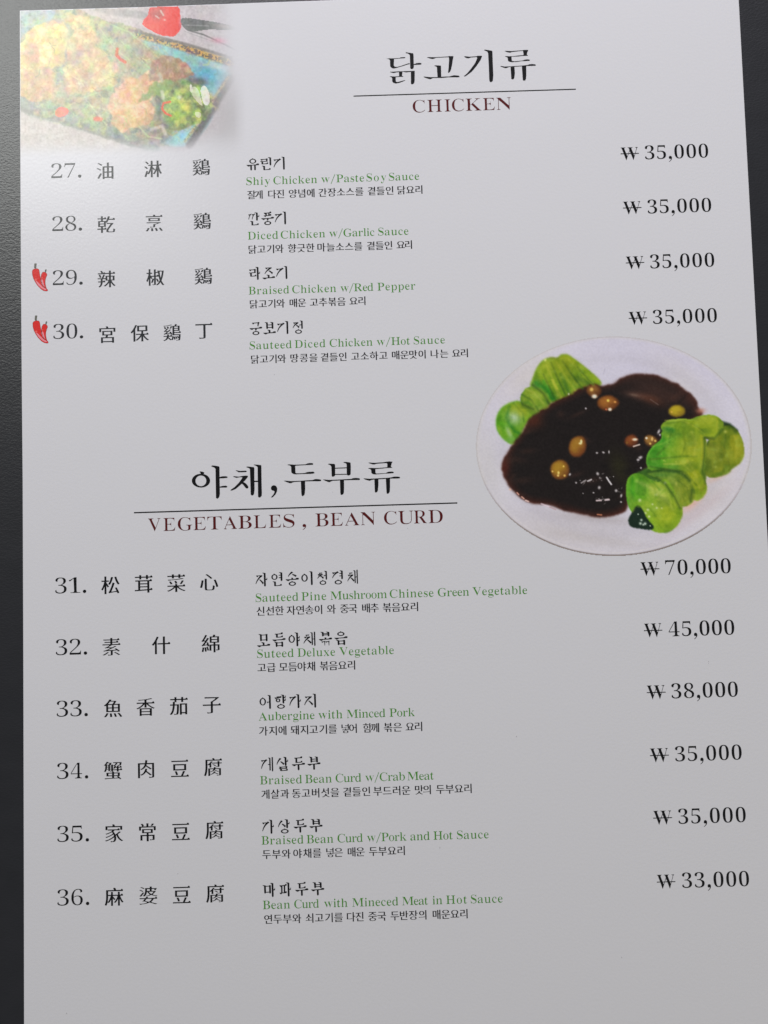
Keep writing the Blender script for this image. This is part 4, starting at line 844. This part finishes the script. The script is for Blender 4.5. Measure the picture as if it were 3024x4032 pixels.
def paint_salad():
    c = Canvas(0, 0, 1.0972, 78, 18, 985, 640, 2.6)
    X, Y = c.X, c.Y; PG = np.array((189., 189, 191))
    c.c = np.zeros(X.shape + (3,)) + np.array((168., 162, 166))
    n1 = c.noise(60, 3); n2 = c.noise(22, 3); n3 = c.noise(120, 2)
    # plate and surroundings
    lowline = 470 + (X - 85) * .27
    c.mix(np.clip((Y - lowline) / 10, 0, 1), (174, 174, 176), 1.0)
    c.poly([(380,25),(520,40),(640,50),(640,85),(560,75),(440,60)], (120, 122, 126), 8, .8)
    base = [(60,60),(200,20),(330,30),(430,75),(560,110),(660,150),(760,190),(880,225),(1000,265),(1010,330),(960,400),(900,500),(800,620),(620,632),(450,585),(300,530),(60,465)]
    mb = c.poly(base, (138, 140, 106), 6, wob=14)
    c.poly([(60,300),(60,485),(300,545),(620,650),(720,660),(640,600),(400,520),(200,440)], (96, 120, 112), 8, .9, wob=10)
    c.poly([(60,20),(240,20),(230,80),(150,105),(100,140),(60,200)], (120, 150, 158), 5, .9, ident=0)
    c.stroke([(60, 465), (250, 517), (450, 585), (620, 640)], 16, (84, 92, 94), .75, 8)
    # leafy texture
    c.mix(np.clip((n1 - .52) * 5, 0, 1) * mb, (134, 160, 92), .8); c.mix(np.clip((.42 - n2) * 5, 0, 1) * mb, (70, 92, 92), .7)
    # blue glazed dish
    c.poly([(560,150),(700,180),(830,225),(990,275),(1000,330),(960,380),(935,430),(905,395),(840,340),(790,285),(700,235)], (118, 168, 176), 12, .9)
    c.blob(890, 310, 60, 42, (52, 140, 166), .9, 15); c.blob(935, 330, 40, 60, (60, 150, 180), .8, 40); c.blob(820, 262, 50, 18, (112, 150, 140), .7, 20); c.blob(950, 290, 60, 14, (186, 196, 196), .7, 12)
    c.poly([(700,625),(745,570),(830,545),(905,505),(930,490),(880,570),(830,612),(790,640)], (132, 186, 200), 8, .95); c.blob(760, 590, 50, 26, (120, 184, 204), .7, -20)
    # speckled rims
    sp = c.noise(7, 2); rimc = np.where((sp > .52)[..., None], np.array((178., 138, 70)), np.array((84., 74, 66)))
    def rim(pts, w, a=1.0, soft=6, mixc=rimc):
        d = np.full(X.shape, 1e9)
        for (x0, y0), (x1, y1) in zip(pts[:-1], pts[1:]):
            vx, vy = x1 - x0, y1 - y0; t = np.clip(((X - x0) * vx + (Y - y0) * vy) / (vx * vx + vy * vy), 0, 1); d = np.minimum(d, np.hypot(X - x0 - t * vx, Y - y0 - t * vy))
        m = np.clip((w / 2 + soft - d) / (2 * soft), 0, 1) * a
        c.c += (mixc - c.c) * m[..., None]
    rim([(600, 150), (740, 188), (860, 228), (1000, 272)], 30)
    c.stroke([(560, 128), (690, 163), (800, 190), (1000, 250)], 12, (92, 88, 84), .85, 5)
    c.stroke([(1000, 340), (960, 400), (900, 500), (820, 625)], 34, (70, 68, 72), .95, 9); rim([(985, 335), (935, 410), (885, 490), (800, 610)], 12, .85, 5, np.where((sp > .5)[..., None], np.array((172., 158, 108)), np.array((120., 112, 84))))
    # fried pieces
    pid = [19]
    def piece(pts, col, hi, lo):
        pid[0] += 1; m = c.poly(pts, col, 6, wob=26, ident=pid[0])
        c.mix(np.clip((n2 - .5) * 5, 0, 1) * m, hi, .75); c.mix(np.clip((.45 - n1) * 5, 0, 1) * m, lo, .6)
        return m
    piece([(88,290),(180,285),(245,300),(252,360),(240,425),(150,435),(70,420),(70,300)], (184, 154, 92), (205, 184, 118), (150, 104, 80))
    piece([(100,165),(140,118),(190,98),(215,105),(265,85),(290,120),(300,170),(270,220),(262,290),(190,305),(110,292),(70,300),(70,205)], (206, 184, 92), (238, 226, 130), (170, 122, 84))
    piece([(262,60),(330,55),(400,75),(380,110),(300,110),(262,100)], (190, 170, 96), (220, 206, 120), (130, 120, 80))
    piece([(300,150),(340,108),(390,112),(412,190),(470,240),(515,320),(470,380),(380,392),(300,400),(262,370),(275,260)], (186, 158, 96), (208, 190, 118), (132, 100, 90))
    piece([(540,350),(600,330),(650,300),(700,320),(690,360),(655,400),(640,440),(668,490),(650,535),(590,552),(510,562),(482,512),(458,455),(470,395)], (198, 152, 102), (218, 178, 130), (160, 116, 78))
    piece([(630,300),(660,250),(720,235),(775,250),(822,285),(832,310),(800,340),(720,350),(650,360)], (140, 104, 76), (168, 134, 98), (104, 78, 64))
    c.blob(325, 260, 26, 26, (112, 98, 104), .8); c.blob(330, 240, 60, 14, (120, 96, 96), .5, -30); c.stroke([(240, 200), (215, 260), (205, 300)], 6, (150, 120, 90), .5, 5)
    c.stroke([(250, 300), (248, 360)], 12, (104, 106, 116), .8, 6); c.blob(262, 340, 22, 30, (96, 108, 116), .7)
    c.stroke([(470, 265), (440, 300), (395, 330)], 8, (150, 92, 70), .45, 5)
    tones = [(150, 186, 110), (88, 116, 84), (176, 196, 136), (60, 84, 74), (120, 150, 70), (196, 176, 116)]
    for _ in range(230):
        x, y = rng.uniform(90, 940), rng.uniform(60, 600)
        if mb[min(int((y / 1.0972 - c.y[0]) / 2.6), mb.shape[0] - 1), min(int((x / 1.0972 - c.x[0]) / 2.6), mb.shape[1] - 1)] < .5: continue
        t_ = rng.uniform(0, 3.14); l_ = rng.uniform(6, 26)
        pts = [(x, y), (x + l_ * math.cos(t_), y + l_ * math.sin(t_)), (x + 1.6 * l_ * math.cos(t_ + .5), y + 1.6 * l_ * math.sin(t_ + .5))]
        c.stroke(pts, rng.uniform(2, 9), tones[rng.integers(6)], rng.uniform(.25, .6), 3, clip=(c.id < 20) + (c.id >= 20) * .25)
    # greens in front
    c.poly([(560,450),(690,330),(740,350),(860,350),(920,430),(900,500),(830,530),(760,570),(700,540),(690,470),(690,400)], (108, 140, 62), 7, .9, wob=20, ident=2)
    gm = c.mask([(690,400),(740,350),(860,350),(930,430),(900,505),(760,570),(700,540)], 12)
    c.mix(np.clip((n2 - .5) * 6, 0, 1) * gm, (160, 182, 76), .85); c.mix(np.clip((.42 - n2) * 6, 0, 1) * gm, (76, 92, 58), .8)
    c.blob(800, 465, 24, 18, (206, 202, 74), .9); c.blob(770, 500, 30, 18, (150, 180, 60), .7)
    c.blob(865, 352, 40, 18, (52, 58, 62), .95, 12); c.blob(770, 368, 40, 20, (84, 92, 70), .7)
    c.blob(690, 470, 14, 60, (76, 84, 92), .9, 5); c.blob(700, 560, 60, 46, (104, 104, 88), .75); c.blob(660, 600, 60, 18, (122, 116, 116), .6, 10)
    WH = (206, 208, 190)
    c.poly([(864,377),(893,366),(912,440),(888,462),(872,430)], WH, 3, .95, ident=3); c.poly([(832,372),(855,380),(872,440),(876,462),(852,440),(826,408)], (184, 192, 160), 4, .9, ident=3); c.poly([(818,366),(830,364),(832,400),(820,398)], WH, 4, .8)
    c.poly([(840,480),(872,488),(865,510),(845,505)], WH, 4, .7); c.stroke([(650, 560), (700, 545), (715, 580)], 14, (192, 192, 178), .7, 6); c.blob(775, 420, 12, 11, (200, 204, 180), .8); c.stroke([(700, 395), (705, 425)], 14, (182, 186, 160), .7, 5)
    c.stroke([(690, 320), (700, 350)], 16, (176, 186, 160), .6, 7); c.stroke([(700, 205), (735, 250)], 6, (150, 150, 120), .5, 5)
    for p in ([(455, 95), (560, 140), (662, 225)], [(520, 175), (600, 250), (650, 300)], [(430, 120), (500, 215), (560, 260)], [(545, 190), (640, 270)], [(330, 500), (380, 455), (480, 480)], [(200, 440), (280, 470), (340, 430), (420, 400)], [(600, 545), (640, 590), (700, 600)], [(380, 440), (460, 540)]):
        c.stroke(p, 5, (166, 196, 130), .65, 4)
    c.blob(380, 92, 14, 12, (196, 200, 90), .8); c.blob(290, 150, 16, 22, (170, 200, 130), .7); c.blob(260, 460, 60, 24, (130, 160, 84), .6, 10); c.blob(440, 200, 40, 30, (110, 150, 110), .5); c.blob(600, 225, 60, 30, (110, 128, 104), .6); c.blob(540, 290, 30, 30, (126, 150, 96), .5)
    c.blob(640, 235, 24, 22, (150, 112, 100), .7); c.blob(590, 180, 30, 14, (160, 150, 90), .5)
    # red pieces
    R1 = (204, 74, 46)
    c.poly([(235,478),(262,458),(298,470),(296,492),(270,506),(240,505)], (216, 110, 82), 4, .9, ident=11); c.poly([(395,498),(440,500),(440,522),(400,520)], (214, 108, 84), 5, .8, ident=12)
    c.stroke([(507, 212), (503, 238), (520, 256), (540, 268)], 14, R1, .85, 5, ident=13); c.stroke([(735, 440), (706, 446), (700, 470), (716, 490), (738, 500)], 9, (210, 82, 54), .95, 3, ident=14)
    c.blob(310, 90, 14, 8, (210, 110, 70), .7); c.blob(540, 340, 24, 14, (196, 110, 84), .5)
    m = c.poly([(650,15),(772,15),(782,80),(786,128),(748,166),(700,152),(640,126),(612,108),(618,84),(642,66)], (208, 52, 44), 4, wob=5, ident=15)
    c.blob(680, 58, 40, 34, (150, 96, 92), .7, clip=m); c.blob(660, 112, 40, 14, (214, 92, 70), .6, clip=m); c.stroke([(694, 46), (706, 66)], 7, (196, 186, 172), .85, 3, m); c.stroke([(672, 68), (686, 78)], 5, (200, 188, 176), .8, 3, m); c.blob(712, 86, 5, 4, (220, 190, 176), .8); c.blob(778, 100, 6, 30, (170, 120, 150), .5)
    # things above the plate
    c.poly([(770,72),(860,84),(960,100),(1040,122),(1000,132),(900,126),(850,136),(796,132)], (74, 80, 80), 4, .95); c.stroke([(800, 108), (900, 112)], 4, (150, 150, 152), .6, 3); c.blob(980, 116, 60, 10, (140, 124, 112), .6, 8)
    c.stroke([(810, 130), (880, 150), (950, 182), (1030, 222)], 6, (72, 74, 76), .9, 3); c.stroke([(800, 136), (900, 172), (960, 190)], 3, (120, 120, 122), .7, 3); c.blob(950, 176, 34, 12, (196, 96, 124), .8, 8)
    glare_wash = (np.clip((760 - X) / 300, 0, 1) * .30 + .12) * ((c.id < 11) | (c.id > 19))  # glare wash put into the print colours, stronger toward the left
    c.mix(glare_wash, (190, 176, 152), 1.0)
    for _ in range(70):   # shreds of leaf and crumbs lying over the fried pieces
        x, y = rng.uniform(90, 720), rng.uniform(80, 560); t_ = rng.uniform(0, 3.14); l_ = rng.uniform(8, 30)
        c.stroke([(x, y), (x + l_ * math.cos(t_), y + l_ * math.sin(t_)), (x + 1.7 * l_ * math.cos(t_ + .4), y + 1.7 * l_ * math.sin(t_ + .4))], rng.uniform(1.5, 5), ((168, 190, 128), (120, 130, 96), (150, 120, 84), (206, 200, 150))[rng.integers(4)], rng.uniform(.3, .65), 3, clip=mb)
    jit = np.stack([c.noise(26, 3), c.noise(26, 3), c.noise(26, 3)], -1) - .5
    c.c += jit * 40 * (.15 + .85 * mb[..., None]) + ((n2 - .5) * 22 + (c.noise(8, 2) - .5) * 26)[..., None]
    sx = np.clip((1035 - X - np.clip(Y - 380, 0, 300) * .15) / 170, 0, 1); sy = np.clip((690 - Y + (X - 85) * -.02) / 95, 0, 1)
    d2 = np.clip(1.18 - np.hypot(np.clip(X - 600, 0, 900) / 430, np.clip(Y - 320, 0, 900) / 330), 0, 1) / .3
    f = np.clip(np.minimum(np.minimum(sx, sy), d2), 0, 1); f = f * f * (3 - 2 * f)
    sh = np.exp(-(((X - 960) / 110) ** 2 + ((Y - 500) / 150) ** 2)); 
    out = c.c * f[..., None] + (PG - np.array((26., 28, 30)) * (sh * .9)[..., None] * np.clip((700 - Y) / 120, 0, 1)[..., None] * np.clip((1070 - X) / 60, 0, 1)[..., None]) * (1 - f[..., None])
    out = np.clip(out, 20, 245)
    e = np.minimum(np.minimum(X.max() - X, Y.max() - Y) / 30, 1)[..., None]; out = out * e + PG * (1 - e)
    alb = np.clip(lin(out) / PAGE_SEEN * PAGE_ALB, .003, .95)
    c.id[f < .25] = 0
    # trim to the page
    ty = 41 + (c.px - 77) * -.0300 + 1.5 + np.where(c.px > 500, (c.px - 500) * -.004, 0); lx = 77 + (c.py - 41) * .0035 + 1.5
    keep = (c.py > ty) & (c.px > lx)
    keep &= (f > .004) | (sh * (c.px > 700) > .03)
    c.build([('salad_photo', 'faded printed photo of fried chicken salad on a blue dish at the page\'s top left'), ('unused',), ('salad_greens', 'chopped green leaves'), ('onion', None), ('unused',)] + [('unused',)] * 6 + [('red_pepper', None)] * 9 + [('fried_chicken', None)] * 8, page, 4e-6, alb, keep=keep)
paint_dish(); paint_salad()
#PAINT_END
